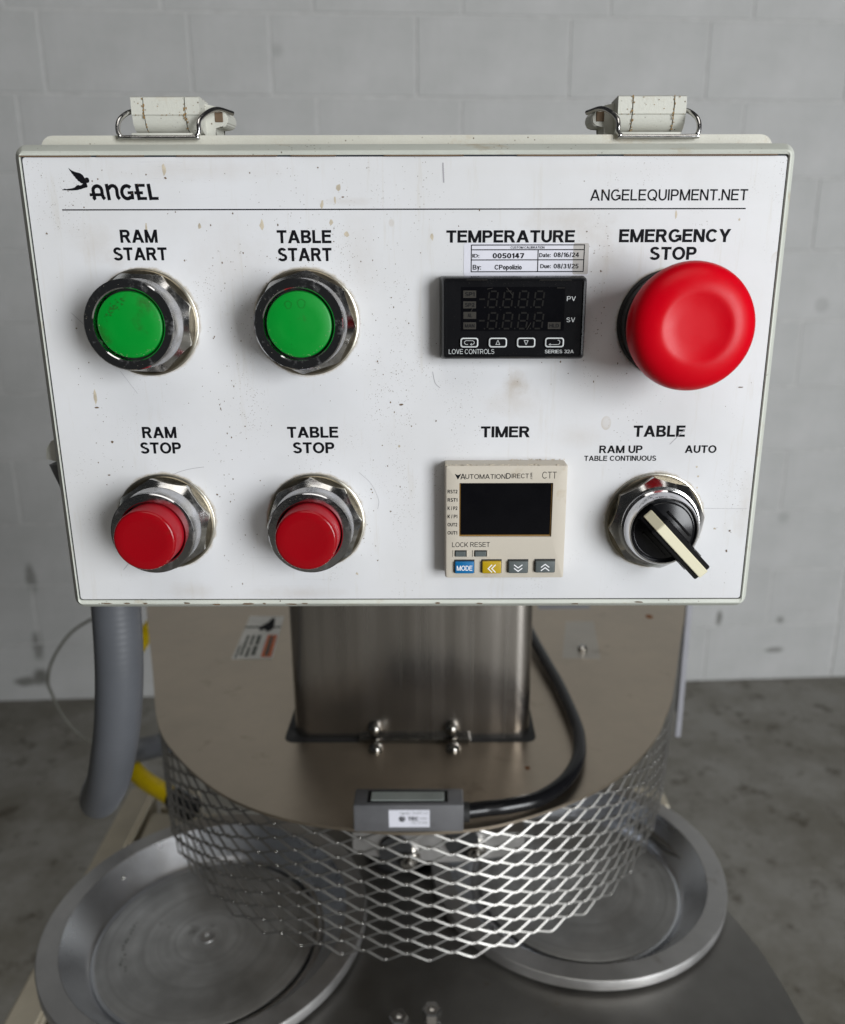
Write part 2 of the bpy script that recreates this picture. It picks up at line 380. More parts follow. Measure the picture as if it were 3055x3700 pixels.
def glyph(ch, w):
    """capital height 1; returns (width, list of convex/strip polygons). w = stem width."""
    P = []; t = w*.86
    def Vb(x, y0=0, y1=1): P.append([(x, y0), (x+w, y0), (x+w, y1), (x, y1)])
    def Hb(x0, x1, y, th=None): P.append([(x0, y), (x1, y), (x1, y+(th or t)), (x0, y+(th or t))])
    def Dg(xb, yb, xt, yt, hw=None): hw = hw or w*1.1; P.append([(xb, yb), (xb+hw, yb), (xt+hw, yt), (xt, yt)])
    def Rg(cx, cy, rx, ry, a0, a1, tw=None, th=None):
        n = max(4, int(abs(a1-a0)/15)); tw = tw or w; th = th or t
        for k in range(n):
            q = []
            for a, o in ((a0+(a1-a0)*k/n, 1), (a0+(a1-a0)*(k+1)/n, 1), (a0+(a1-a0)*(k+1)/n, 0), (a0+(a1-a0)*k/n, 0)):
                q.append((cx+(rx-(0 if o else tw))*math.cos(R(a)), cy+(ry-(0 if o else th))*math.sin(R(a))))
            P.append(q)
    c = ch
    if c == ' ': return .36, P
    if c == 'A': W = .98; Dg(0, 0, W/2-w*.56, 1); Dg(W-w*1.1, 0, W/2-w*.54, 1); Hb(.22, W-.22, .22, t*.9)
    elif c == 'B': W = .82; Vb(0); Hb(w, .5, 1-t); Hb(w, .5, .5-t/2+.02); Hb(w, .5, 0); Rg(.5, .745, .27, .255, 90, -90); Rg(.5, .27, .32, .27, 90, -90)
    elif c == 'C': W = .90; Rg(.47, .5, .47, .51, 38, 322)
    elif c == 'D': W = .86; Vb(0); Hb(w, .38, 1-t); Hb(w, .38, 0); Rg(.38, .5, .48, .5, 90, -90)
    elif c == 'E': W = .75; Vb(0); Hb(w, W, 1-t); Hb(w, W-.05, .46); Hb(w, W, 0)
    elif c == 'G': W = .97; Rg(.48, .5, .48, .51, 42, 330); Hb(.52, W, .38, t*.95); Vb(W-w*.9, .12, .40)
    elif c == 'H': W = .82; Vb(0); Vb(W-w); Hb(w, W-w, .44)
    elif c == 'I': W = w; Vb(0)
    elif c == 'K': W = .86; Vb(0); Dg(w*.6, .30, W-w*1.35, 1, w*1.3); Dg(W-w*1.25, 0, .26, .6, w*1.2)
    elif c == 'L': W = .68; Vb(0); Hb(w, W, 0)
    elif c == 'M': W = 1.02; Vb(0); Vb(W-w); Dg(W/2-w*.5, 0, w*.1, 1, w*.95); Dg(W/2-w*.5, 0, W-w*1.05, 1, w*.95)
    elif c == 'N': W = .84; Vb(0); Vb(W-w); Dg(W-w*1.12, 0, 0, 1)
    elif c == 'O': W = 1.0; Rg(.5, .5, .5, .515, 0, 360)
    elif c == 'P': W = .78; Vb(0); Hb(w, .47, 1-t); Hb(w, .47, .38); Rg(.47, .69, .31, .31, 90, -90)
    elif c == 'Q': W = 1.0; Rg(.5, .5, .5, .515, 0, 360); Dg(W-w*1.2, -.04, .52, .3)
    elif c == 'R': W = .86; Vb(0); Hb(w, .50, 1-t); Hb(w, .50, .41); Rg(.50, .705, .30, .295, 90, -90); Dg(W-w*1.15, 0, .36, .45, w*1.15)
    elif c == 'S': W = .80; Rg(.40, .73, .36, .285, 22, 278); Rg(.40, .28, .40, .295, -160, 98); 
    elif c == 'T': W = .78; Vb(W/2-w/2); Hb(0, W, 1-t)
    elif c == 'U': W = .82; Vb(0, .38); Vb(W-w, .38); Rg(W/2, .40, W/2, .41, 180, 360)
    elif c == 'V': W = .88; Dg(W/2-w*.55, 0, 0, 1); Dg(W/2-w*.55, 0, W-w*1.1, 1)
    elif c == 'Y': W = .9; Vb(W/2-w/2, 0, .45); Dg(W/2-w*.5, .38, 0, 1, w*1.1); Dg(W/2-w*.6, .38, W-w*1.15, 1, w*1.1)
    elif c == '0': W = .68; Rg(.34, .5, .34, .51, 0, 360)
    elif c == '1': W = .42; Vb(W-w); Dg(0, .66, W-w*1.1, .92, w*.9)
    elif c == '2': W = .68; Rg(.34, .69, .34, .32, 165, -35); Dg(0, t*.6, W-w*1.5, .56, w*1.3); Hb(0, W, 0)
    elif c == '3': W = .68; Rg(.33, .74, .31, .27, 160, -90); Rg(.33, .27, .35, .28, 90, -160)
    elif c == '4': W = .72; Vb(W-w*1.6); Hb(0, W, .22); Dg(0, .25, W-w*1.9, 1, w*.95)
    elif c == '5': W = .68; Hb(.1, W-.04, 1-t); Dg(.02, .45, .1, 1, w*.95); Rg(.33, .32, .35, .33, 130, -155)
    elif c == '6': W = .68; Rg(.34, .31, .34, .32, 0, 360); Rg(.42, .5, .42, .51, 75, 180)
    elif c == '7': W = .66; Hb(0, W, 1-t); Dg(.12, 0, W-w*1.1, 1-t)
    elif c == '8': W = .68; Rg(.34, .74, .31, .27, 0, 360); Rg(.34, .27, .34, .28, 0, 360)
    elif c == '9': W = .68; Rg(.34, .69, .34, .32, 0, 360); Rg(.26, .5, .42, .51, -105, 0)
    elif c == '.': W = w; P.append([(0, 0), (w, 0), (w, w), (0, w)])
    elif c == ':': W = w; P.append([(0, 0), (w, 0), (w, w), (0, w)]); P.append([(0, .52), (w, .52), (w, .52+w), (0, .52+w)])
    elif c == '/': W = .38; Dg(0, -.06, W-w*.9, 1.04, w*.9)
    elif c == 'a': W = .56; Vb(W-w, 0, .5); Rg(.29, .50, .27, .24, 165, 0); Rg(.26, .23, .26, .24, 60, 380)
    elif c == 'e': W = .60; Rg(.30, .37, .30, .38, 0, 325); Hb(w*.6, W-w*.3, .33, t*.8)
    elif c == 't': W = .38; Vb(.1, 0, .95); Hb(0, W, .62, t*.85); Hb(.1, W, 0, t*.85)
    elif c == 'u': W = .56; Vb(0, .26, .74); Vb(W-w, 0, .74); Rg(W/2, .27, W/2, .28, 180, 360)
    elif c == 'o': W = .60; Rg(.30, .37, .30, .38, 0, 360)
    elif c == 'c': W = .54; Rg(.30, .37, .30, .38, 45, 315)
    elif c == 'm': W = .9; Vb(0, 0, .74); Vb(W/2-w/2, 0, .55); Vb(W-w, 0, .55); Rg(W/4+w*.2, .47, W/4, .27, 180, 0); Rg(.75*W-w*.2, .47, W/4, .27, 180, 0)
    elif c == 'n': W = .56; Vb(0, 0, .74); Vb(W-w, 0, .5); Rg(W/2, .47, W/2, .27, 180, 0)
    elif c == 'p': W = .62; Vb(0, -.26, .74); Rg(.31, .37, .31, .38, 0, 360)
    elif c == 'l': W = w; Vb(0)
    elif c == 'i': W = w; Vb(0, 0, .74); P.append([(0, .86), (w, .86), (w, 1.0), (0, 1.0)])
    elif c == 'z': W = .5; Hb(0, W, .74-t*.9, t*.9); Hb(0, W, 0, t*.9); Dg(0, t*.5, W-w*1.2, .74-t*.5, w*1.2)
    elif c == 'y': W = .56; Dg(W/2-w*.45, 0, 0, .74, w); Dg(.1, -.26, W-w, .74, w)
    else: W = .5; P.append([(0, 0), (W, 0), (W, .8), (0, .8)])
    return W, P
def text(s, x0, x1, z0, z1, y, mat, parent, bold=.0, name='lettering', rot=0):
    """printed lettering: capitals fill the box x0..x1, z0..z1 (mm) on the plane y."""
    w = .12+bold*.5; gap = .08 if bold > .1 else .12
    out = []; x = 0
    for ch in s:
        W, P = glyph(ch, w)
        for q in P: out.append([(x+a, b) for a, b in q])
        x += W+gap*(.4 if ch == ' ' else 1)
    tot = x-gap; bm = B(); cx, cz = (x0+x1)/2, (z0+z1)/2; k = 0
    for q in out:
        k += 1; pts = []
        for a, b in q:
            u = a/tot; t = b
            if rot: u, t = 1-t, u
            pts.append((x0+u*(x1-x0)-cx, z0+t*(z1-z0)-cz))
        bm.faces.new([bm.verts.new((p[0], -.0012*(k % 24), p[1])) for p in pts])
    return fin(name, bm, mat, parent, (cx, y, cz))

# ------------------------------------------------------------------ setting: floor and block wall
bm = B(); v = [bm.verts.new(p) for p in ((-6000, -4000, 0), (6000, -4000, 0), (6000, 6000, 0), (-6000, 6000, 0))]; bm.faces.new(v)
floor = fin('floor', bm, 'floor', None, (0, 0, -H0*1000), kind='structure')
floor['label'] = 'stained bare concrete floor behind and below the machine'
wy = math.atan(.056)
bm = B(); box(bm, -3000, 3000, 2.3, 190, 0, 3250)
wall = fin('wall', bm, 'mortar', None, (0, 2455, -H0*1000), kind='structure'); wall.rotation_euler = (0, 0, wy)
wall['label'] = 'grey white painted block wall behind the machine'
cache = {}
def block_mesh(wd):
    k = round(wd)
    if k not in cache:
        bm = B(); box(bm, 0, wd, 0, 30, 0, 197.6, 3.2, 3)
        bmesh.ops.scale(bm, vec=(.001,)*3, verts=bm.verts)
        for f in bm.faces: f.smooth = False
        me = bpy.data.meshes.new('block'); bm.to_mesh(me); bm.free(); me.materials.append(MT['wall']); cache[k] = me
    return cache[k]
for r_ in range(15):
    top = r_
    z0 = r_*203.2+2.5
    if r_ == 9: js = [-1062, -670, -454, -57, 368, 760, 1166]
    elif r_ in (10, 8): js = [-1144, -737, -334, 68, 476, 879]
    elif r_ % 2 == 1: js = [-1300, -900, -500, -93, 313, 719, 1125]
    else: js = [-1100, -697, -296, 110, 516, 922]
    while js[0] > -2400: js.insert(0, js[0]-406)
    js = [j for j in js if j < 1365]+[1372]
    k = 1372
    while js[-1] < 2300: js.append(js[-1]+(406 if (js[-1] != 1372 or r_ % 2) else 203))
    for a, b in zip(js, js[1:]):
        g = 2.5 if a != 1372 else 8
        o = bpy.data.objects.new('block', block_mesh(b-a-g-2.5)); col.objects.link(o); o.parent = wall
        o.location = ((a+g)/1000, random.uniform(-.0012, .0012), z0/1000)

# ------------------------------------------------------------------ control box
cb = empty('control_box', (-12, 352, -40), 'white lidded control box with push buttons, red emergency stop, timer and selector switch', 'control box')
LID = (-163.0, 138.2, -138.9, 52.4)
bm = B(); loops(bm, [(rrect(-159.7, 135.2, -134, 58.2, 5), 349.5), (rrect(-159.7, 135.2, -134, 58.2, 5), 356), (rrect(-156, 131.5, -131, 54, 5), 357), (rrect(-154, 129.5, -129, 52, 6), 480)], True, True)
fin('enclosure_body', bm, 'body', cb, (0, 0, 0), True)
bm = B()
inr = rrect(-157.0, 132.4, -132.2, 47.3, 1)
loops(bm, [(inr, 327), (inr, 324.9), (rrect(-157.15, 132.7, -133.7, 48.2, 1.6), 324.5), (rrect(-157.6, 133.6, -134.4, 48.9, 2.0), 325.2),
           (rrect(-161.9, 137.2, -137.9, 51.7, 4.2), 331.8), (rrect(*LID, 4.8), 334), (rrect(*LID, 4.8), 347.5), (rrect(-157, 132, -133, 47, 3), 348.5)], True, True)
fin('lid', bm, 'lid', cb, (0, 0, 0), True, angle=14)
bm = B(); loops(bm, [(rrect(-156.95, 132.35, -132.1, 47.2, 1), 326.9), (rrect(-156.95, 132.35, -132.1, 47.2, 1), 325.6)], False, True)
fin('gap_strip', bm, 'gap_strip', cb, (0, 0, 0))  # dark strip standing for the shaded gap and dirt around the plate
bm = B(); loops(bm, [(rrect(-156.3, 132.0, -131.8, 46.7, 1.2), 326.6), (rrect(-156.3, 132.0, -131.8, 46.7, 1.2), 325.15), (rrect(-156.15, 131.85, -131.65, 46.55, 1.2), 325.0)], False, True)
fp = fin('face_plate', bm, 'plate', cb, (0, 0, 0))
YP = 324.96
for s, a, b, lo, hi, bd in [
    ('RAM', -122.4, -108.0, 16.1, 20.9, .22), ('START', -125.8, -104.9, 9.6, 14.4, .22), ('TABLE', -61.9, -40.9, 15.8, 20.6, .22), ('START', -62.0, -41.0, 9.2, 14.1, .22),
    ('TEMPERATURE', 3.5, 53.1, 15.9, 20.4, .22), ('EMERGENCY', 70.2, 113.3, 15.9, 20.7, .22), ('STOP', 82.4, 100.6, 9.4, 14.2, .22), ('ANGELEQUIPMENT.NET', 58.3, 118.3, 31.0, 35.0, .09),
    ('RAM', -121.8, -107.7, -60.4, -55.7, .22), ('STOP', -123.3, -106.3, -66.9, -62.2, .22), ('TABLE', -62.0, -41.0, -60.4, -55.8, .22), ('STOP', -60.1, -42.8, -66.9, -62.3, .22),
    ('TIMER', 17.8, 38.0, -60.4, -55.8, .22), ('TABLE', 80.7, 102.0, -60.3, -55.6, .22), ('RAM UP', 67.0, 84.9, -67.1, -63.9, .2), ('TABLE CONTINUOUS', 60.9, 90.9, -70.4, -68.2, .18), ('AUTO', 102.5, 115.6, -67.1, -63.9, .2)]:
    text(s, a, b, lo, hi, YP, 'ink', fp, bd)
bm = B(); box(bm, -143.5, 118, YP, YP+.1, 27.85, 28.3); fin('rule_line', bm, 'ink', fp)
# flying figure emblem and the logo word
def lg(px, py): return (-142.5+(px-58)*(10.7/387), 42.9-(py-165)*(7.8/275))
bird = [(175, 162), (215, 192), (265, 213), (330, 228), (365, 255), (385, 292), (400, 282), (420, 281), (437, 292), (445, 315), (438, 342), (415, 350), (403, 350), (405, 365), (412, 390), (405, 405), (360, 414), (320, 427), (260, 440), (180, 444), (100, 440), (60, 440), (58, 431), (80, 428), (95, 418), (110, 427), (200, 415), (235, 404), (258, 384), (285, 373), (305, 381), (330, 375), (352, 358), (325, 352), (305, 332), (290, 326), (275, 300), (262, 296), (250, 272), (238, 264), (228, 244), (215, 235), (206, 212), (195, 200)]
bm = B(); poly(bm, [lg(*p) for p in bird], YP); bmesh.ops.triangulate(bm, faces=[f for f in bm.faces if len(f.verts) > 4]); fin('flying_figure_emblem', bm, 'ink', fp)
bm = B(); sw = 46*10.7/387; yy = [YP]
def st(pts, wd=1.0):
    yy[0] -= .002; stroke(bm, [lg(*p) for p in pts], sw*wd, yy[0])
def arc(cx, cy, rx, ry, a0, a1, n=10): return [(cx+rx*math.cos(R(a0+(a1-a0)*i/n)), cy-ry*math.sin(R(a0+(a1-a0)*i/n))) for i in range(n+1)]
st([(468, 553), (490, 540)]+[(488, 500)]+arc(540, 445, 60, 57, 180, 0)+[(602, 500), (612, 530), (632, 553)]); st([(428, 497), (602, 497)], .85)
st([(672, 362), (692, 566)]); st([(690, 420)]+arc(752, 440, 55, 55, 150, 0)+[(808, 500), (816, 528), (838, 553)])
st(arc(945, 467, 72, 80, 45, 315, 18)); st([(1012, 452), (1014, 556)], .95); st([(952, 473), (1030, 473)], .8)
st([(1083, 362), (1106, 566)], 1.05); st([(1062, 381), (1197, 381)], .85); st([(1045, 474), (1164, 474)], .85); st([(1090, 545), (1213, 545)], .85)
st([(1247, 362), (1268, 566)], 1.05); st([(1245, 545), (1373, 545)], .85)
fin('logo_lettering', bm, 'ink', fp)
# dirt, chips and scratches stuck on the face
bm = B(); rnd = random.Random(3)
def blob(bm, x, z, rx, rz, y):
    n = 7; a0 = rnd.random()*6
    pts = [(x+rx*rnd.uniform(.5, 1.2)*math.cos(a0+2*math.pi*i/n), z+rz*rnd.uniform(.5, 1.2)*math.sin(a0+2*math.pi*i/n)) for i in range(n)]
    f = [bm.verts.new((p[0], y, p[1])) for p in pts]; bm.faces.new(f)
used = []
for cx, cz, sx, sz, n in [(-20, -20, 6, 28, 70), (-15, -45, 4, 20, 30), (-80, -35, 5, 30, 45), (-40, 12, 10, 10, 26), (-70, 10, 12, 6, 26), (-140, -60, 3, 40, 28), (-128, -90, 3, 12, 14), (-88, -70, 3, 25, 26), (-85, -105, 5, 15, 14), (62, 8, 4, 14, 30), (62, -15, 5, 12, 20), (5, -40, 40, 20, 16), (125, -100, 4, 14, 16), (-120, 40, 30, 4, 16), (-30, -95, 4, 14, 12), (-70, 38, 40, 8, 22), (60, -28, 20, 8, 16), (-100, -35, 40, 8, 26), (-30, 20, 60, 10, 20), (100, -30, 30, 8, 8), (-150, 20, 4, 40, 8)]:
    for _ in range(int(n*1.5)):
        x, z = rnd.gauss(cx, sx), rnd.gauss(cz, sz)
        if not (-153 < x < 129 and -129 < z < 44): continue
        s_ = rnd.choice((.09, .11, .13, .15, .17, .2, .3)); blob(bm, x, z, s_, s_*rnd.uniform(.6, 1.6), 324.93-rnd.random()*.02)
for x, z, a, b in [(-139.2, -47.6, 1.0, .45), (-93, -84.5, .5, .6), (-134.5, -62, .6, .5), (-14.8, -46.8, .8, .5), (-150.5, 19.5, .55, .5), (-26, -114, .5, .4), (-20, -92, .5, .4), (77, -22, .3, .3), (123, -40, 1.2, .35), (-102.9, 39.3, .5, .4), (-113.5, 37, .4, .2), (-36, 32.5, .7, .3), (-137.5, -76, .6, .5), (124, -110, .4, 1.0), (124.5, -101, .6, .5), (-135, 29, .3, .3), (109, -116, .25, .2)]:
    blob(bm, x, z, a, b, 324.9)
fin('dirt_speck', bm, 'dirt', fp, kind='stuff')
bm = B()
for x, z, a, b in [(-103.2, 42, 1.1, 3.2), (-91.5, 22, 1.1, 1.6), (-67.5, 22.5, 1.0, 2.6), (-44, 30, .9, 2.4), (-39, 31.5, .7, 1.8), (-40.8, 23.5, 1.0, 1.5), (-35, 19.2, 1.6, 1.4), (-139.3, -43.5, .9, 4.0), (-2, 18, 1.1, 1.6), (-112, 21, .5, 3), (91.5, 26, .8, 2), (-37.5, 36, 1.2, 1.6), (116, 24, .6, .8), (-16, -64, .8, .8), (-35, -120, .8, .9), (109, -77, .7, .7), (109, -82, .6, .6), (108, -73, .6, .6), (118, -100, .9, .8)]:
    blob(bm, x, z, a*.8, b*.8, 324.95)
fin('tan_residue', bm, 'tan', fp, kind='stuff')
bm = B()
for pts, wd in [([(-122, -85), (-118, -80), (-110, -75.5), (-104, -73.6), (-97.5, -72.6)], .16), ([(-33, -75), (-28, -80), (-25, -87), (-25.5, -91)], .12), ([(-145, -10), (-141, -14), (-137, -18)], .15), ([(-128, -33), (-124, -39), (-122, -42)], .12), ([(96, -63.5), (102, -57)], .22), ([(118, -5), (117, -12)], .2), ([(120, -7), (117.6, -14)], .12), ([(112, -91), (131, -91.2)], .12), ([(-136, -118), (-132, -113.5)], .2), ([(-2, -33.5), (-1, -38), (1, -40)], .2), ([(2.2, 44.5), (2.5, 37.5)], .5)]:
    stroke(bm, [tuple(p) for p in catmull([(p[0], p[1], 0) for p in pts], 4)] if len(pts) > 2 else pts, wd, 324.92)
fin('scratch', bm, 'scratch', fp, kind='stuff')
bm = B()
for a, b in [(-157, -130), (-128, -110), (-98, -60), (-55, -38), (-20, 10), (30, 60), (70, 128)]:      # grime along the top and bottom gap
    stroke(bm, [(a, 47.0), ((a+b)/2, 46.9), (b, 47.0)], .5, 324.4)
for x, wd in [(-145, 5), (-136, 3), (-128, 3), (-110, 4), (-97, 5), (-83, 7), (-76, 2), (-64, 6), (-58, 3), (0, 3), (18, 3), (60, 4), (88, 5)]:
    blob(bm, x, -133.6+rnd.uniform(-.5, .3), wd*.5, .4, 324.38)
fin('edge_grime', bm, 'dirt', fp, kind='stuff')

# --- push buttons
def octa_ring(bm, rv, ri_chamf, h0, h1, rot=0, n=8, seg=96, mi=0):
    """n-sided nut, chamfered to a circle on its outer face."""
    def ngon(a, rv):
        k = math.pi/n; q = (a-rot) % (2*k) - k
        return rv*math.cos(k)/math.cos(q)
    ap = rv*math.cos(math.pi/n); rc = ap-1.7
    rings = []
    for kind in range(4):
        ring = []
        for i in range(seg):
            a = 2*math.pi*i/seg; g = ngon(a, rv)
            r, h = ((g, h0), (g, h1-(g-rc)*1.0), (rc, h1), (ri_chamf, h1+.25))[kind]
            ring.append(bm.verts.new((r*math.cos(a), -h, r*math.sin(a))))
        rings.append(ring)
    for a, b in zip(rings, rings[1:]):
        for i in range(seg): f = bm.faces.new((a[i], a[(i+1) % seg], b[(i+1) % seg], b[i])); f.material_index = mi
    return bm
def base_parts(par, c, rot):
    bm = B(); lathe(bm, [(18, 0), (20.6, 0), (20.8, .4), (20.7, 1.0), (20.1, 1.3), (17, 1.3)], 72); fin('washer', bm, 'washer', par, c, True)
    bm = B(); lathe(bm, [(17, 1.4), (20.0, 1.4), (20.1, 1.8), (19.7, 2.1), (17, 2.1)], 72, mi=1); octa_ring(bm, 20.0, 15.5, 2.1, 8.2, rot); fin('nut', bm, 'nutm', par, c, True, angle=16, mats=['nutm', 'flange'])  # flange colour darkened for the shade around the nut, and for dirt
def push_button(c, hr, cap_h, cmat, label, rot, raised):
    bm = B(); rr = 16.75
    lathe(bm, [(16.9, 2.5), (16.9, 8.0), (16.8, 9.0), (16.5, 10.2), (16.45, hr-2), (rr, hr-.9), (rr, hr-.4), (rr-.4, hr), (13.6, hr), (13.2, hr-.4), (12.95, hr-3), (12.9, 4)], 96)
    for f in bm.faces:
        m_ = f.calc_center_median()
        if -m_.y < hr-1.0 and math.hypot(m_.x, m_.z) > 15: f.material_index = 1
    p = fin('push_button', bm, 'chrome', cb, c, True, label, angle=25, mats=['chrome', 'bodychrome'])
    base_parts(p, c, rot)
    bm = B()
    if raised:
        lathe(bm, [(12.45, 5), (12.35, cap_h-1.6), (12.2, cap_h-.9), (11.8, cap_h-.3), (11.1, cap_h), (8, cap_h-.12), (4, cap_h-.3), (0, cap_h-.35)], 72)
    else:
        lathe(bm, [(12.35, 6), (12.3, cap_h-.9), (12.0, cap_h-.3), (11.4, cap_h), (7, cap_h+.15), (0, cap_h+.2)], 72)
    for f in bm.faces:
        if raised and -f.calc_center_median().y < cap_h-1.2: f.material_index = 1
    fin('cap', bm, cmat, p, c, True, mats=[cmat, 'redside'])
    bm = B(); rn = random.Random(int(-c[0]*7+rot*50))
    for k in range(34):                                   # dust caught at the cap's lower rim
        a = R(rn.gauss(-80, 50)); q = 11.6+rn.gauss(0, .35) if not raised else 11.9
        if q < 12.1: blob(bm, q*math.cos(a), q*math.sin(a), rn.uniform(.05, .14), rn.uniform(.05, .14), -cap_h-.22-.001*k)
    for k in range(16):
        a = R(rn.uniform(0, 360)); q = rn.uniform(13.8, 16.2); blob(bm, q*math.cos(a), q*math.sin(a), .1, .07, -hr-.02-.001*k)
    if bm.verts: fin('rim_dust', bm, 'tan', p, c, kind='stuff')
    if not raised:
        bm = B()
        if cmat == 'green':
            for ex, ez, er in ((-3.6, 7.2, 1.2), (1.3, 7.6, 1.4)): stroke(bm, [(ex+er*(1+.12*math.sin(3*t_))*math.cos(t_), ez+er*1.15*math.sin(t_)) for t_ in [i*math.pi/8 for i in range(17)]], .14, -cap_h-.25)
            for z_ in (1, -2, -5, -7.3, -9): blob(bm, -3+rn.uniform(-.3, .3), z_, .16, .12, -cap_h-.24)
        else:
            for k in range(40):
                a = R(rn.gauss(132, 20)); q = rn.gauss(8.3, .9); blob(bm, q*math.cos(a), q*math.sin(a), rn.uniform(.15, .7), rn.uniform(.1, .4), -cap_h-.23-.001*k)
        fin('cap_smear', bm, 'smear', p, c, kind='stuff')
    bm = B(); lathe(bm, [(13.0, hr-4.5), (12.2, hr-4.5)], 48); fin('gap_ring', bm, 'blackm', p, c)
    return p
push_button((-115.2, 325, -14), 20.0, 19.0, 'green2', 'green flush push button below RAM START, its cap smeared with dark grime', R(20), False)
push_button((-51.8, 325, -14), 20.0, 19.0, 'green', 'green flush push button below TABLE START, with dried drip rings on its cap', R(-5), False)
push_button((-115.2, 325, -96.2), 18.2, 27.5, 'red', 'raised red push button below RAM STOP', R(10), True)
push_button((-51.8, 325, -96.2), 18.2, 27.5, 'red', 'raised red push button below TABLE STOP', R(3), True)

# --- emergency stop
c = (92, 325, -14.7)
bm = B()
lathe(bm, [(12, 12), (13.5, 18), (19.6, 21), (22.0, 23.2), (22.8, 25.2), (23.1, 27.2), (22.9, 29.2), (22.1, 31.6), (20.2, 33.6), (18, 34.9), (15.4, 35.7), (13.6, 35.95), (12.4, 35.95), (11.4, 35.75), (9, 35.3), (6, 35.05), (0, 34.95)], 128)
es = fin('emergency_stop_button', bm, 'redmush', cb, c, True, 'large red mushroom emergency stop button with dished face', angle=60)
bm = B(); lathe(bm, [(14, 0), (20.8, 0), (20.9, 1.2), (20.2, 2.2), (19.6, 2.4), (19.6, 8), (18.6, 9.2), (14.6, 9.4), (14, 13), (11, 18)], 72); fin('collar', bm, 'dusty', es, c, True)
bm = B(); stroke(bm, [(-22.0, -5.0), (-18.4, -4.2)], .5, -30.6); 
fin('scuff_mark', bm, 'ink', es, (92, 325, -14.4))

# --- selector switch
c = (91.8, 325, -96.2)
bm = B(); lathe(bm, [(17.0, 2.5), (17.0, 7.0), (16.2, 7.6), (15.2, 8.0), (15.2, 9.4), (15.9, 9.8), (15.9, 10.6), (15.2, 11.2), (14.3, 15.8), (14.0, 16.3), (13.5, 16.3), (13.2, 15.6), (13.2, 10)], 96)
sw_ = fin('selector_switch', bm, 'chrome', cb, c, True, 'black selector switch with ivory striped lever turned to the lower right', angle=25)
base_parts(sw_, c, R(8))
bm = B(); lathe(bm, [(13.15, 11), (13.1, 15.0), (12.3, 15.2), (12.0, 15.6), (11.5, 15.9), (0, 15.9)], 72); fin('dial', bm, 'black', sw_, c, True)
def lever(bm, w0, w1, prof, bev=.35):
    """bar in its own frame: u along the lever, side +-w, h towards the viewer; prof = (u, h) outline."""
    ang = R(-46.5); d = Vector((math.cos(ang), 0, math.sin(ang))); s = Vector((-math.sin(ang), 0, math.cos(ang))); n = Vector((0, -1, 0))
    a = [bm.verts.new(d*u+s*w0+n*h) for u, h in prof]; b = [bm.verts.new(d*u+s*w1+n*h) for u, h in prof]
    k = len(prof); bm.faces.new(a); bm.faces.new(b[::-1])
    for i in range(k): bm.faces.new((a[i], b[i], b[(i+1) % k], a[(i+1) % k]))
    if bev: bmesh.ops.bevel(bm, geom=list(bm.edges), offset=bev, segments=2, affect='EDGES')
bm = B(); lever(bm, -3.9, 3.9, [(-12.3, 14), (-12.3, 19.0), (-6.5, 24.6), (20.5, 24.6), (21.4, 23.4), (20.2, 17.6), (13.3, 16.6), (13.2, 14)])
lv = fin('lever', bm, 'black', sw_, c)
bm = B(); lever(bm, -2.05, 2.05, [(-12.0, 18.3), (-12.0, 19.9), (-6.3, 25.9), (20.4, 25.9), (21.3, 25.0), (20.7, 18), (12, 18)], .2)
fin('lever_stripe', bm, 'cream', sw_, c)
bm = B()
for s_ in (-1, 1):
    for i in range(15):
        u = -5+i*1.45; ang = R(-46.5)
        d = Vector((math.cos(ang), 0, math.sin(ang))); s = Vector((-math.sin(ang), 0, math.cos(ang)))
        p = d*u+s*(s_*4.0); v0 = len(bm.verts)
        q = [p-d*.35, p+d*.35, p+s*(s_*.35)]
        lo = [bm.verts.new(x+Vector((0, -16.2, 0))) for x in q]; hi = [bm.verts.new(x+Vector((0, -22.5, 0))) for x in q]
        for i2 in range(3): bm.faces.new((lo[i2], lo[(i2+1) % 3], hi[(i2+1) % 3], hi[i2]))
        bm.faces.new(hi)
fin('grip_rib', bm, 'black', sw_, c, kind='stuff')
bm = B(); lever(bm, 6.2, 6.9, [(-5.5, 15.5), (-5.5, 16.7), (8.8, 16.7), (8.8, 15.5)], .1); lever(bm, -6.9, -6.2, [(-5.5, 15.5), (-5.5, 16.7), (8.8, 16.7), (8.8, 15.5)], .1)
fin('dial_ridge', bm, 'black', sw_, c)

# --- temperature controller
bm = B(); Xa, Xb, Za, Zb = 2.0, 57.0, -27.6, 3.0
loops(bm, [(rrect(Xa-1.2, Xb+.3, Za-.6, Zb+.6, 1.2), 325.2), (rrect(Xa-1.0, Xb+.3, Za-.6, Zb+.6, 1.2), 322), (rrect(Xa, Xb, Za, Zb, 1.4), 316.2), (rrect(Xa+.5, Xb-.5, Za+.5, Zb-.5, 1.2), 315.4), (rrect(Xa+1.2, Xb-1.2, Za+1.2, Zb-1.2, .8), 315.3), (rrect(Xa+1.3, Xb-1.3, Za+1.3, Zb-1.3, .8), 315.9)], False, True)
tcn = fin('temperature_controller', bm, 'black', cb, (0, 0, 0), True, 'small black digital temperature controller under the TEMPERATURE lettering')
bm = B(); box(bm, 9.1, 48.8, 315.75, 316, -16.9, -.6); fin('display_window', bm, 'screen', tcn)
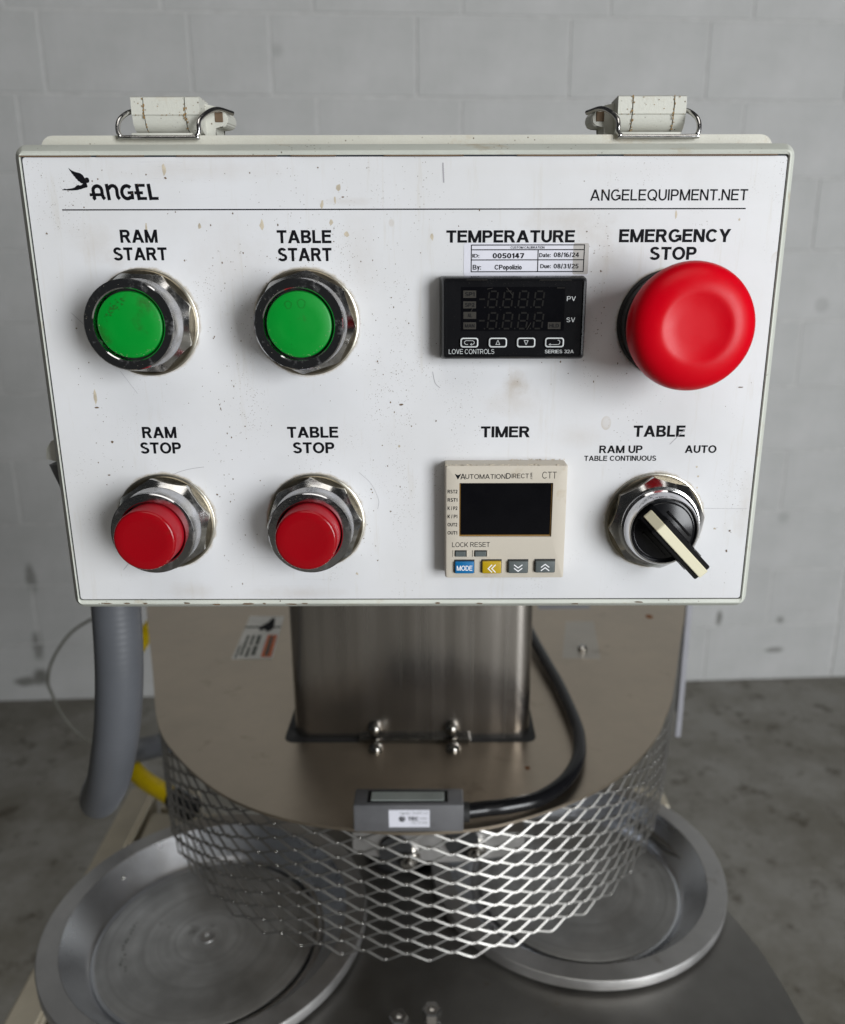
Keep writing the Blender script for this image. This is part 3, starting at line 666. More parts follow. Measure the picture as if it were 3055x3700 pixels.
for n, x0, x1, z0, z1 in [('SP1', 9.9, 14.8, -4.6, -1.9), ('SP2', 9.9, 14.8, -8.5, -5.9), ('AL', 10, 14.9, -12.4, -9.8), ('MAN', 10, 14.9, -16.3, -13.7), ('HLD', 42.6, 47.5, -16.3, -13.7)]:
    bm = B(); box(bm, x0, x1, 315.68, 315.8, z0, z1); fin('indicator', bm, 'flag', tcn)
    text(n, x0+.6+(1.0 if n == 'AL' else 0), x1-.6-(1.0 if n == 'AL' else 0), z0+.6, z1-.6, 315.63, 'ink', tcn, .15)
def digit(bm, x, z, wd, ht, sl, y, wseg):
    def P(u, v): return (x+u*wd+sl*v, z+v*ht)
    for a, b in (((.18, 1), (.82, 1)), ((.18, .5), (.82, .5)), ((.18, 0), (.82, 0)), ((0, .56), (0, .94)), ((0, .06), (0, .44)), ((1, .56), (1, .94)), ((1, .06), (1, .44))):
        stroke(bm, [P(*a), P(*b)], wseg, y)
for (x, z0) in [(x, z) for z in (-8.1, -16.1) for x in (19.2, 25.0, 30.9, 36.9)]:
    bm = B(); digit(bm, x, z0, 3.3, 5.9, .7, 315.66, .62); stroke(bm, [(x-1.3, z0), (x-.8, z0)], .5, 315.66); fin('digit', bm, 'seg', tcn)
for z in (-5.1, -13.1):
    bm = B(); stroke(bm, [(16.0, z), (18.2, z)], .6, 315.66); fin('minus_sign', bm, 'seg', tcn)
text('PV', 49.6, 53.0, -5.8, -4.1, 315.85, 'whiteink', tcn, .05); text('SV', 49.7, 53.1, -13.7, -12.0, 315.85, 'whiteink', tcn, .05)
text('LOVE CONTROLS', 4.4, 22.1, -25.7, -23.9, 315.85, 'whiteink', tcn, 0); text('SERIES 32A', 41.8, 53.1, -25.5, -24.2, 315.85, 'whiteink', tcn, .06)
for i, (x0, x1) in enumerate([(8.8, 15.9), (19.8, 27.0), (30.7, 38.0), (41.6, 49.1)]):
    bm = B(); loops(bm, [(rrect(x0, x1, -23.3, -19.4, 1.0), 316), (rrect(x0+.1, x1-.1, -23.2, -19.5, 1.0), 315.1), (rrect(x0+.55, x1-.55, -22.75, -19.95, .7), 315.0), (rrect(x0+.6, x1-.6, -22.7, -20.0, .7), 315.25)], False, True, 0)
    for f in bm.faces: f.material_index = 1 if f.calc_center_median().y < 315.2 and len(f.verts) == 4 else 0
    k = fin('key', bm, 'blackm', tcn, (0, 0, 0), mats=['black', 'whiteink'])
    cx = (x0+x1)/2; bm = B(); y = 315.2; zc = -21.35
    if i == 0: stroke(bm, [(cx-.5, zc-.7), (cx-1.3, zc-.7), (cx-1.9, zc-.3), (cx-1.9, zc+.3), (cx-1.3, zc+.75), (cx+1.3, zc+.75), (cx+1.9, zc+.3), (cx+1.9, zc-.3), (cx+1.3, zc-.7), (cx+.5, zc-.7)], .18, y); stroke(bm, [(cx+1.0, zc-.2), (cx+.4, zc-.7), (cx+1.0, zc-1.1)], .16, y)
    if i == 1: stroke(bm, [(cx, zc+.95), (cx-.75, zc-.75), (cx+.75, zc-.75), (cx, zc+.95)], .18, y)
    if i == 2: stroke(bm, [(cx, zc-.95), (cx-.75, zc+.75), (cx+.75, zc+.75), (cx, zc-.95)], .18, y)
    if i == 3: stroke(bm, [(cx+1.2, zc+.9), (cx+1.7, zc+.9), (cx+2.1, zc+.4), (cx+2.0, zc-.4), (cx+1.5, zc-.8), (cx-2, zc-.8)], .18, y); stroke(bm, [(cx-1.5, zc-.4), (cx-2.1, zc-.8), (cx-1.5, zc-1.15)], .16, y)
    fin('key_symbol', bm, 'whiteink', tcn)
bm = B()
for (x, z, l, a) in [(27.5, -2.2, 3.5, -50), (35.2, -15.2, 3, 60), (47, -1.0, 3, 0), (20, -1.2, 2, 10), (13.2, -9, 1.6, 60), (30, -26.9, 12, 0), (8, -26.8, 5, 0), (46, -26.9, 8, 0), (45, 1.9, 12, 0), (15, 2.0, 8, 0)]:
    dx, dz = l/2*math.cos(R(a)), l/2*math.sin(R(a)); stroke(bm, [(x-dx, z-dz), (x+dx, z+dz)], .16, 315.1)
for _ in range(70): blob(bm, rnd.uniform(3, 56), rnd.choice((rnd.uniform(-26, 2), rnd.uniform(-26.5, -25), rnd.uniform(.5, 2))), .1, .1, 315.1)
fin('dust_mark', bm, 'flag', tcn, kind='stuff')
# calibration sticker
bm = B(); loops(bm, [(rrect(10.3, 58.9, 3.6, 15.75, .8), 324.95), (rrect(10.3, 58.9, 3.6, 15.75, .8), 324.88)], False, True); cs = fin('calibration_sticker', bm, 'sticker', cb, label='white calibration sticker with ruled boxes above the temperature controller')
bm = B(); loops(bm, [(rrect(52.7, 58.8, 4.0, 15.7, .8), 324.9), (rrect(52.7, 58.8, 4.0, 15.7, .8), 324.86)], False, True); fin('worn_edge', bm, 'stickerg', cs)
bm = B(); yy = 324.82
for a, b, y2 in [((13.2, 15.0), (57.1, 15.0), 0), ((13.2, 13.25), (57.0, 13.25), .002), ((13.2, 9.5), (56.9, 9.5), .004), ((13.2, 5.1), (56.9, 5.1), .006), ((13.2, 15.1), (13.2, 5.0), .008), ((57.0, 15.1), (56.9, 5.0), .01), ((39.1, 13.3), (39.1, 5.1), .012)]:
    stroke(bm, [a, b], .36, yy-y2)
fin('ruled_lines', bm, 'ink', cs)
for s, a, b, lo, hi, bd in [('CUSTOM CALIBRATION', 28.4, 41.5, 13.65, 14.5, .1), ('ID:', 13.6, 16.3, 10.4, 11.7, .14), ('0050147', 21.5, 33.7, 10.1, 12.0, .2), ('Date:', 39.6, 44.0, 10.5, 12.0, .16), ('08/16/24', 45.2, 55.0, 10.5, 12.2, .15), ('By:', 13.8, 17.0, 5.9, 7.7, .14), ('CPopolizio', 22.3, 32.9, 5.9, 7.7, .17), ('Due:', 40.1, 44.2, 6.4, 7.9, .15), ('08/31/25', 45.3, 55.0, 6.3, 8.0, .15)]:
    text(s, a, b, lo, hi, 324.8, 'ink', cs, bd)

# --- timer
bm = B()
loops(bm, [(rrect(2.8, 52.9, -118.9, -70.0, .8), 325.2), (rrect(3.0, 53.0, -119.0, -70.2, .8), 317.6), (rrect(3.5, 52.8, -118.8, -70.6, .7), 316.6), (rrect(3.9, 52.4, -118.4, -71.0, .6), 316.45),
           (rrect(8.7, 47.2, -100.8, -77.7, .3), 316.45), (rrect(8.9, 47.0, -100.6, -77.9, .3), 317.3)], False, False)
tm = fin('timer', bm, 'bezel', cb, (0, 0, 0), True, 'square beige digital timer with blank black screen under the TIMER lettering', angle=30)
bm = B(); box(bm, 8.8, 47.1, 317.2, 317.5, -100.8, -77.8); fin('screen', bm, 'screen', tm)
bm = B()
stroke(bm, [(8.9, -100.3), (46.9, -100.3)], .5, 317.1); stroke(bm, [(46.8, -78.1), (46.8, -100.1)], .35, 317.09); stroke(bm, [(9.1, -78.1), (9.1, -100.1)], .3, 317.08); fin('amber_grime', bm, 'amber', tm)
def ta(px): return 6.9+(px-222)*.03254
def tz(py): return -73.6-(py-245)*.0345
TY = 316.42
bm = B(); poly(bm, [(ta(222), tz(250)), (ta(262), tz(268)), (ta(305), tz(250)), (ta(262), tz(322))], TY); fin('maker_mark', bm, 'ink', tm)
for s, a, b, lo, hi, bd in [('A', 292, 358, 318, 250, .1), ('UTOMATION', 355, 858, 312, 256, .07), ('D', 866, 925, 312, 243, .08), ('IRECT', 935, 1150, 306, 250, .07), ('CTT', 1318, 1500, 310, 228, -.02)]:
    text(s, ta(a), ta(b), tz(lo), tz(hi), TY, 'ink', tm, bd)
text('.com', 37.5, 38.5, -76.2, -73.4, TY, 'ink', tm, .1, rot=1)
for i, s in enumerate(['RST2', 'RST1', 'K / P2', 'K / P1', 'OUT2', 'OUT1']): text(s, 4.0, 8.05, -82.0-3.54*i, -80.5-3.54*i, TY, 'ink', tm, .2)
text('LOCK', 5.9, 12.6, -105.2, -103.1, TY, 'ink', tm, .04); text('RESET', 13.5, 21.7, -105.15, -103.05, TY, 'ink', tm, .04)
for x0, x1 in ((7.3, 11.5), (15.5, 20.0)):
    bm = B(); box(bm, x0, x1, 315.6, 316.6, -109.2, -107.0, .25); fin('key', bm, 'keyg', tm)
    bm = B(); box(bm, x0-.3, x1+.3, 316.38, 316.6, -109.4, -106.6); fin('key_recess', bm, 'blackm', tm)
    bm = B()
    for xx, s_ in ((x0-.75, 1), (x1+.75, -1)): box(bm, xx-.25, xx+.25, 316.1, 316.5, -109.5, -106.6, .12)
    fin('key_guard', bm, 'bezel', tm)
for (x0, x1, z1, z0), mm in zip([(7.1, 15.1, -111.0, -116.5), (18.5, 26.5, -110.9, -116.5), (29.5, 37.7, -110.9, -116.4), (40.8, 49.0, -110.8, -116.2)], ['keyb', 'keyy', 'keyg', 'keyg']):
    bm = B(); box(bm, x0-.25, x1+.25, 316.36, 316.6, z0-.15, z1+.3); fin('key_recess', bm, 'blackm', tm)
    bm = B(); box(bm, x0, x1, 314.9, 316.6, z0, z1-.2, .5, 3); fin('key', bm, mm, tm, (0, 0, 0), True)
text('MODE', 7.9, 14.4, -115.1, -112.9, 314.86, 'white', tm, .12)
def chev(cx, cz, dx, dz):
    bm = B()
    for k in (-.75, .75):
        if dx: stroke(bm, [(cx+k+.8*dx, cz+1.7), (cx+k-.8*dx, cz), (cx+k+.8*dx, cz-1.7)], .42, 314.85)
        else: stroke(bm, [(cx-1.75, cz+k+.7*dz), (cx, cz+k-.7*dz), (cx+1.75, cz+k+.7*dz)], .42, 314.85)
    fin('key_symbol', bm, 'white', tm)
chev(22.6, -114.2, 1, 0); chev(33.6, -114.0, 0, 1); chev(44.9, -113.8, 0, -1)
bm = B()
for _ in range(60): blob(bm, rnd.uniform(3.4, 52.6), rnd.uniform(-70.6, -70.1), rnd.uniform(.2, .8), .22, 317.0)
for _ in range(50): blob(bm, rnd.uniform(30, 53), rnd.uniform(-70.3, -69.5), rnd.uniform(.1, .4), rnd.uniform(.1, .35), 324.8)
blob(bm, 51.6, -72.3, .7, .25, 316.4)
fin('dust_mark', bm, 'tan', tm, kind='stuff')

# --- latches on top
def latch(cx, m, label):
    """m = 1 ear to the right, -1 ear to the left."""
    def X(x): return m*x
    bm = B()
    # front faces: flat above, curling back below; three pieces with open joints between
    for a, b in ((-13.9, -9.2), (-8.75, 7.5), (7.95, 13.6)):
        prof = [(354.6, 73.4), (353.6, 72.9), (353.4, 66.6), (353.9, 66.2), (354.4, 63.4), (356.2, 61.2), (359.5, 59.9), (366, 59.9), (367.5, 73.4)]
        va = [bm.verts.new((X(a), y, z)) for y, z in prof]; vb = [bm.verts.new((X(b), y, z)) for y, z in prof]
        n = len(prof); bm.faces.new(va); bm.faces.new(vb)
        for i in range(n): bm.faces.new((va[i], vb[i], vb[(i+1) % n], va[(i+1) % n]))
    l = fin('latch', bm, 'latch', cb, (cx, 0, 0), True, label, angle=30)
    bm = B(); rn = random.Random(5+m)
    for k in range(32):
        jx = rn.choice((-9.0, 7.7)); zz = rn.uniform(60.8, 73); yv = 353.3 if zz > 66.5 else 353.3+(66.5-zz)**2*.095
        blob(bm, X(jx+rn.gauss(0, .35)), zz, rn.uniform(.15, .45), rn.uniform(.2, .7), yv-.05-.002*k)
    for k in range(15):
        blob(bm, X(rn.uniform(-13, 13)), rn.choice((66.4, rn.uniform(67, 73))), rn.uniform(.12, .35), rn.uniform(.1, .3), 353.3-.002*k)
    fin('latch_grime', bm, 'rustdirt', l, (cx, 0, 0), kind='stuff')
    bm = B(); box(bm, X(-13.2) if m > 0 else X(12.9), X(12.9) if m > 0 else X(-13.2), 356.8, 366, 61.6, 72.8); fin('latch_core', bm, 'dirt', l, (cx, 0, 0))
    bm = B()
    prof = [(12, 72.5), (15, 71.8), (17, 71.4), (20.6, 70.4), (22.8, 67.2), (22.4, 64.6), (20.8, 63.2), (17, 63.6), (17.5, 57.5), (13, 57.5)]
    va = [bm.verts.new((X(x), 362, z)) for x, z in prof]; vb = [bm.verts.new((X(x), 378, z+1.5)) for x, z in prof]; n = len(prof)
    bm.faces.new(va); bm.faces.new(vb)
    for i in range(n): bm.faces.new((va[i], vb[i], vb[(i+1) % n], va[(i+1) % n]))
    bmesh.ops.bevel(bm, geom=list(bm.edges), offset=.5, segments=2, affect='EDGES')
    fin('latch_bracket', bm, 'latch', l, (cx, 0, 0), True, angle=40)
    bm = B(); box(bm, X(17.4) if m > 0 else X(20.8), X(20.8) if m > 0 else X(17.4), 361.7, 363, 65.2, 69.0, .3); fin('bracket_recess', bm, 'dirt', l, (cx, 0, 0))
    path = [(24, 366, 69.3), (19.5, 359, 69.6), (16.5, 353, 67.0), (14.6, 349.6, 64.2), (14.2, 348.3, 62), (14.2, 347.9, 59.2), (13.2, 347.6, 57.6), (11.6, 347.6, 57.1), (-15.2, 347.6, 57.1), (-17.2, 347.6, 57.8), (-18.0, 347.9, 59.6), (-18.0, 348.6, 62.2), (-17.2, 350, 64.6), (-15.4, 354, 67.4), (-13.4, 358, 68.8)]
    pts = [path[0]]
    for p in catmull(path, 5)[1:]: pts.append(p)
    bm = B(); tube(bm, [(X(p[0]), p[1], p[2]) for p in pts], .95, 12); fin('wire_bail', bm, 'wire', l, (cx, 0, 0), True, angle=80)
    bm = B(); box(bm, -13.5, 11.5, 349.3, 352.5, 57.6, 59.2, .5); fin('hook_ledge', bm, 'latch', l, (cx, 0, 0), True)
latch(-109.4, 1, 'grey white latch with wire bail near the left end of the box top')
latch(86.6, -1, 'grey white latch with wire bail near the right end of the box top')
bm = B()
prof = [(-173.6, -74.5), (-173.0, -70.0), (-170.5, -66.5), (-166, -64.5), (-158, -64), (-158, -76.5), (-166, -76.5)]
va = [bm.verts.new((x-2, 350.5, z)) for x, z in prof]; vb = [bm.verts.new((x-2, 364, z)) for x, z in prof]; n = len(prof); bm.faces.new(va); bm.faces.new(vb)
for i in range(n): bm.faces.new((va[i], vb[i], vb[(i+1) % n], va[(i+1) % n]))
sh = fin('side_latch', bm, 'latch', cb, label='side latch peeking out past the left edge of the lid')
bm = B()
prof = [(-172.5, -77), (-158, -77), (-158, -100), (-164.5, -96), (-168, -90)]
va = [bm.verts.new((x-2, 350, z)) for x, z in prof]; vb = [bm.verts.new((x-2, 362, z)) for x, z in prof]; n = len(prof); bm.faces.new(va); bm.faces.new(vb)
for i in range(n): bm.faces.new((va[i], vb[i], vb[(i+1) % n], va[(i+1) % n]))
fin('latch_lever', bm, 'sensor', sh)

# ------------------------------------------------------------------ press: column, guard plate, expanded metal guard, frame
ZP = -370
pr = empty('dough_press', (-22, 700, -H0*1000), 'stainless dough press with boxed column rising from a rounded guard plate', 'press')
OUT = [(-410, 1050), (-349, 886), (-287, 727), (-248, 627), (-217, 577), (-167, 525), (-115, 495), (-56, 481), (-9, 478), (43, 486), (102, 514), (146, 548), (182, 594), (202, 632), (221, 675), (265, 799), (297, 889), (345, 1050)]
edge = [(p.x, p.y) for p in catmull([(a, b, 0) for a, b in OUT], 8)]
bm = B(); loopsz(bm, [(edge, ZP-2.5), (edge, ZP)], True, True)
es_ = [e for e in bm.edges if abs(e.verts[0].co.z-ZP) < .01 and abs(e.verts[1].co.z-ZP) < .01]
fin('guard_plate', bm, 'steel', pr)
bm = B()
def rect2(x0, x1, y0, y1, r): return rrect(x0, x1, y0, y1, r, 6)
loopsz(bm, [(rect2(-123.3, 78.5, 599, 810, 15), ZP-60), (rect2(-123.3, 78.5, 599, 810, 15), -60)], True, True)
cl = fin('column', bm, 'steelc', pr, (0, 0, 0), True)
bm = B(); loopsz(bm, [(rect2(-130.5, 83, 592.5, 815, 9), ZP+.05), (rect2(-130.5, 83, 592.5, 815, 9), ZP+.3)], False, True); fin('column_gap_shade', bm, 'blackm', pr)  # black sheet laid on the plate in place of the column's dark gap
bm = B(); box(bm, -67, 27, 592.5, 598.6, ZP+.3, ZP+2.6, .4); fin('hinge_strip', bm, 'dome', pr)
for x, y, z, ax in [(-54, 598.5, -360, 'Y'), (11, 598.5, -360, 'Y'), (-52, 581, ZP, 'Z'), (12, 581, ZP, 'Z')]:
    bm = B(); lathe(bm, [(6.2, 0), (6.2, .7), (5.9, .8), (5.7, 2.4), (5.0, 4.0), (3.9, 5.2), (2.2, 6.1), (0, 6.5)], 24, ax)
    fin('dome_nut', bm, 'dome', pr, (x, y, z), True)
# expanded metal guard
acc = [0.0]
for a, b in zip(edge, edge[1:]): acc.append(acc[-1]+math.hypot(b[0]-a[0], b[1]-a[1]))
def along(s):
    s = max(0, min(acc[-1]-1e-6, s))
    import bisect
    i = max(0, min(len(acc)-2, bisect.bisect_right(acc, s)-1)); t = (s-acc[i])/(acc[i+1]-acc[i])
    a, b = edge[i], edge[i+1]; dx, dy = b[0]-a[0], b[1]-a[1]; L = math.hypot(dx, dy)
    return Vector((a[0]+dx*t, a[1]+dy*t, 0)), Vector((dx/L, dy/L, 0)), Vector((-dy/L, dx/L, 0))   # point, tangent, inward
bm = B(); LW, SW = 33.6, 12.3; s0 = 150; NI = int((acc[-1]-300)/(LW/2)); NJ = 18
def mpt(s, z, off):
    p, t, n = along(s); return p+n*(2.5+off)+Vector((0, 0, z))
for i in range(NI):
    for j in range(NJ+1):
        if (i+j) % 2: continue
        for dj in (-1, 1):
            if not 0 <= j+dj <= NJ: continue
            sA = s0+i*LW/2; zA = ZP-3.2-j*SW/2; pts = []
            for u, v in ((0, 0), (.07, .01), (.28, .24), (.5, .5), (.72, .76), (.93, .99), (1, 1)):
                sft = (v-.5)*1.6*(-dj)
                pts.append((sA+u*LW/2, zA-v*dj*SW/2, sft))
            rings = []
            for k, (s_, z_, o_) in enumerate(pts):
                k0, k1 = max(0, k-1), min(len(pts)-1, k+1)
                ds, dz = pts[k1][0]-pts[k0][0], pts[k1][1]-pts[k0][1]; L = math.hypot(ds, dz); ns, nz = -dz/L, ds/L
                ring = []
                hw, ht = .50, .48
                for a_, b_ in ((-hw, -ht), (hw, -ht+.5), (hw, ht+.5), (-hw, ht)):
                    ring.append(bm.verts.new(mpt(s_+ns*a_, z_+nz*a_, b_+o_)))
                rings.append(ring)
            for a_, b_ in zip(rings, rings[1:]):
                for q in range(4): bm.faces.new((a_[q], a_[(q+1) % 4], b_[(q+1) % 4], b_[q]))
            bm.faces.new(rings[0]); bm.faces.new(rings[-1])
fin('mesh_guard', bm, 'mesh', pr, kind='stuff')
bm = B()
for i in range(NI+1):
    for j in range(NJ+1):
        if (i+j) % 2: continue
        p, t_, n_ = along(s0+i*LW/2); q = p+n_*(2.5-.3)+Vector((0, 0, ZP-3.2-j*SW/2+.4))
        vs = [bm.verts.new(q+t_*a-n_*b+Vector((0, 0, c_))) for a, b, c_ in ((-2.2, 0, 0), (0, .9, 0), (2.2, 0, 0), (0, 0, 1.0), (0, 0, -1.0), (0, -.8, 0))]
        for f in ((0, 1, 3), (1, 2, 3), (0, 4, 1), (1, 4, 2), (0, 3, 5), (3, 2, 5), (4, 0, 5), (2, 4, 5)): bm.faces.new([vs[k] for k in f])
fin('mesh_glint_bead', bm, 'glint', pr, smooth=True, angle=100, kind='stuff')  # bright beads added at the mesh nodes to make the glints
bm = B(); box(bm, 301, 308, 896, 900, -553, -371.5, .8); box(bm, 300, 303, 900, 1020, -520, -371.5, .8); fin('side_sheet', bm, 'sheet', pr)
# what hangs under the plate: press head with its bracket and bolts
bm = B(); pts = [(-66, -403)]+[(-66+132*i/12, -421-9*math.sin(math.pi*i/12)) for i in range(13)]+[(66, -403)]
va = [bm.verts.new((x, 520, z)) for x, z in pts]; vb = [bm.verts.new((x, 560, z)) for x, z in pts]; n = len(pts); bm.faces.new(va); bm.faces.new(vb)
for i in range(n): bm.faces.new((va[i], vb[i], vb[(i+1) % n], va[(i+1) % n]))
fin('head_bracket', bm, 'pan', pr, (0, 0, 0), True)
for x, z in ((-23, -424), (28, -416)):
    bm = B(); lathe(bm, [(9, 0), (9, 1.2), (6.2, 1.4), (6.2, 7.5), (5.4, 8.6), (3.4, 8.8), (3.2, 12), (0, 12)], 20); fin('bracket_bolt', bm, 'dome', pr, (x, 519.5, z), True)
    bm = B(); lathe(bm, [(0, 0), (13, 0), (13, 4), (0, 4)], 24); fin('rubber_washer', bm, 'blackm', pr, (x-10, 521, z+6))
bm = B(); lathe(bm, [(0, 0), (60, 0), (63, 3), (63, 30), (60, 33), (0, 33)], 72, 'Z'); fin('press_platen', bm, 'panin', pr, (92, 640, -425), True)
bm = B(); lathe(bm, [(0, 0), (34, 0), (36, 2), (36, 92), (0, 92)], 40, 'Z'); fin('gap_shade_cylinder', bm, 'blackm', pr, (-34, 640, -512), True)  # black cylinder added to stand for the shaded gap between the pans
# stickers and marks on the plate
def ground_poly(name, pts, z, mat, par, label=None, th=.2):
    bm = B(); loopsz(bm, [(pts, z-th), (pts, z)], False, True); return fin(name, bm, mat, par, label=label)
def q4(o, u0, u1, v0, v1):       # sub-rectangle of a sticker given by corners o
    a, b, c_, d = [Vector(p) for p in o]
    def P(u, v): return tuple((a*(1-u)+b*u)*(1-v)+(d*(1-u)+c_*u)*v)
    return [P(u0, v0), P(u1, v0), P(u1, v1), P(u0, v1)]
ws = [(-213, 748), (-171, 749), (-179, 859), (-219, 860)]
wst = ground_poly('warning_sticker', ws, ZP+.2, 'label', pr, 'warning sticker with crushed hand pictogram and orange band on the guard plate')
ground_poly('orange_band', q4(ws, .70, .96, .04, .53), ZP+.35, 'orange', wst)
for i, (u0, u1, v0, v1) in enumerate([(.06, .10, .02, .28), (.16, .22, .08, .52), (.30, .37, .05, .25), (.30, .37, .30, .52), (.44, .54, .08, .28), (.44, .54, .31, .52), (.78, .87, .07, .50), (.0, .99, .70, .735)]):
    ground_poly('print', q4(ws, u0, u1, v0, v1), ZP+.45, 'labelprint', wst)
hand = [(.38, .70), (.50, .78), (.60, .84), (.66, .93), (.74, .96), (.78, .84), (.80, .72), (.78, .66), (.66, .60), (.56, .67), (.46, .62)]
ground_poly('pictogram', [q4(ws, u, 1, v, 1)[0] for u, v in hand], ZP+.55, 'ink', wst)
ground_poly('clear_film', [(128, 749), (167, 747), (178, 843), (146, 843)], ZP+.15, 'film', pr)
bm = B(); lathe(bm, [(5, 0), (5, 3), (3.6, 4.5), (3.2, 5), (0, 5)], 20, 'Z'); fin('film_stud', bm, 'dome', pr, (152, 769, ZP), True)
0 and ground_poly('film_patch', [(148, 775), (158, 775), (162, 815), (153, 815)], ZP+.3, 'labelprint', pr)
for x, y, a, b in [(245, 856, 4.5, 6), (71, 555, 2.2, 2.5)]:
    ground_poly('rust_spot', [(x+a*math.cos(t*.9)*(1+.2*math.sin(3*t)), y+b*math.sin(t*.9)) for t in range(7)], ZP+.2, 'rust', pr)
0 and ground_poly('paper_scrap', [(-205, 874), (-150, 872), (-148, 905), (-200, 905)], ZP+.2, 'label', pr)
ground_poly('painted_reflection', [(120, 878), (180, 880), (186, 905), (118, 905)], ZP+.2, 'sheet', pr)  # pale patch painting the white reflection on the plate below the box
# cream frame rails running back under the press
def rail(x0, x1, x2, x3, y0, y1, z0, z1):
    bm = B(); pa = [(x0, y0), (x1, y0), (x3, y1), (x2, y1)]; loopsz(bm, [(pa, z0), (pa, z1)], True, True)
    bmesh.ops.bevel(bm, geom=list(bm.edges), offset=3, segments=2, affect='EDGES'); fin('frame_rail', bm, 'beam', pr)
rail(-372, -340, -396, -364, 300, 892, -660, -620); rail(-336, -230, -356, -262, 300, 850, -664, -628)
for x in (-350, 250):
    bm = B(); box(bm, x, x+40, 860, 900, -1325, -628, 2); fin('frame_leg', bm, 'beam', pr)
    bm = B(); box(bm, x, x+40, 330, 370, -1325, -665, 2); fin('frame_leg', bm, 'beam', pr)

# ------------------------------------------------------------------ work table with the pans
wt = empty('work_table', (0, 550, -520), 'dull steel work table under the two pans, with two threaded posts at its front', 'table')
tp = [(-315, 640), (-318, 560), (-310, 480), (-265, 400), (-150, 330), (-60, 280), (60, 275), (160, 300), (235, 350), (262, 420), (263, 451), (259, 505), (253, 534), (247, 555), (236, 590), (215, 640), (150, 720), (0, 770), (-140, 730)]
tp = [(p.x, p.y) for p in catmull([(a, b, 0) for a, b in tp[tp.index((-60, 280)):]], 5)]
tp = [(-190+125.5*math.cos(R(a)), 543+125.5*math.sin(R(a))) for a in range(75, 256, 5)]+[(-215, 380), (-150, 320)]+tp
cu = bpy.data.curves.new('t', 'CURVE'); cu.dimensions = '2D'; cu.fill_mode = 'BOTH'; cu.extrude = 3; cu.resolution_u = 1
for lp in (tp, [(-190+120*math.cos(R(5*i)), 543+120*math.sin(R(5*i))) for i in range(72)], [(123+120*math.cos(R(5*i)), 605+120*math.sin(R(5*i))) for i in range(72)]):
    sp = cu.splines.new('POLY'); sp.points.add(len(lp)-1); sp.use_cyclic_u = True
    for q, p in zip(sp.points, lp): q.co = (p[0], p[1], 0, 1)
to = bpy.data.objects.new('t', cu); tme = bpy.data.meshes.new_from_object(to); bpy.data.objects.remove(to); bpy.data.curves.remove(cu)
bm = B(); bm.from_mesh(tme); bpy.data.meshes.remove(tme); bmesh.ops.translate(bm, vec=(0, 0, -515), verts=bm.verts); fin('table_top', bm, 'table', wt)
for x, y, h in ((-28, 439, 23), (-5, 443, 25)):
    bm = B(); lathe(bm, [(9, 0), (9, 1.5), (5, 1.6)], 24, 'Z'); lathe(bm, [(7.2, 1.5), (7.4, 8), (6.4, 8.6), (4, 8.7), (4, h-9), (3.6, h-9)], 6, 'Z'); lathe(bm, [(6.6, h-9), (6.8, h-2), (6.0, h-1), (2.6, h-1), (2.4, h-4), (0, h-4)], 6, 'Z')
    fin('threaded_post', bm, 'darkmetal', wt, (x, y, -512), True)

def pan(x, y, label, zr=-499):
    t = empty('pie_pan', (x, y, zr-13), label, 'pan', 'round aluminium pans on the work table')
    c = (x, y, zr)
    bm = B(); lathe(bm, [(113.2, -.4), (113.6, 0), (128.9, 0), (129.5, -.35), (129.7, -1), (129.6, -8.8), (128.4, -9.6), (122, -11), (112, -12.8), (94, -40), (60, -44), (0, -44)], 160, 'Z'); fin('rim', bm, 'pan', t, c, True, angle=22)
    bm = B(); lathe(bm, [(113.2, -.2), (112.7, -.9), (97, -21), (94.5, -23.6), (93.6, -24.2), (92.6, -23.4), (90.4, -23.4), (89.6, -24), (89.3, -28.5), (60, -31)], 160, 'Z'); fin('inner_wall', bm, 'panin', t, c, True, angle=28)
    return t, c
t, c = pan(-190, 543, 'round aluminium pan on the left with a screw at its centre')
c2 = (-193, 543, -495)
bm = B(); lathe(bm, [(88.4, -30), (88.4, -28.4), (87.6, -27.9), (60, -27.7), (58, -27.9), (40, -27.7), (38, -27.85), (10, -27.7), (0, -27.7)], 128, 'Z'); dk = fin('base_disk', bm, 'pandisk', t, c2, True)
bm = B(); lathe(bm, [(6.6, -27.7), (6.3, -27.0), (5.2, -26.8), (4.4, -27.3), (2.6, -27.3), (2.0, -28.2), (0, -28.4)], 32, 'Z'); fin('centre_screw', bm, 'pan', t, (-193, 543, -495), True)
bm = B()
for k in range(16):                                       # worn handwriting, no longer readable
    a = R(168+k*2.9); r_ = 66+rnd.uniform(-1.5, 1.5); x, y = r_*math.cos(a), r_*math.sin(a)
    if k in (4, 9): continue
    for _ in range(2):
        dx, dy = rnd.uniform(-2, 2), rnd.uniform(-2, 2); p = Vector((x+rnd.uniform(-1.5, 1.5), y+rnd.uniform(-1, 1))); d = Vector((dx, dy)); nn = Vector((-dy, dx)).normalized()*.35
        f = [bm.verts.new((v.x, v.y, -27.55)) for v in (p-nn, p+nn, p+d+nn, p+d-nn)]; bm.faces.new(f)
fin('handwriting', bm, 'labelprint', t, c2)
bm = B(); lathe(bm, [(2.2, 0), (2.0, .5), (0, .6)], 12, 'Z'); fin('rivet', bm, 'dome', t, (-282, 596, -508), True)
t, c = pan(123, 605, 'round aluminium pan on the right, half covered by the mesh guard')
bm = B(); lathe(bm, [(88.4, -30), (88.4, -28.4), (87.6, -27.9), (60, -27.7), (0, -27.7)], 128, 'Z'); fin('base_disk', bm, 'pandisk', t, (126, 606, -495), True)

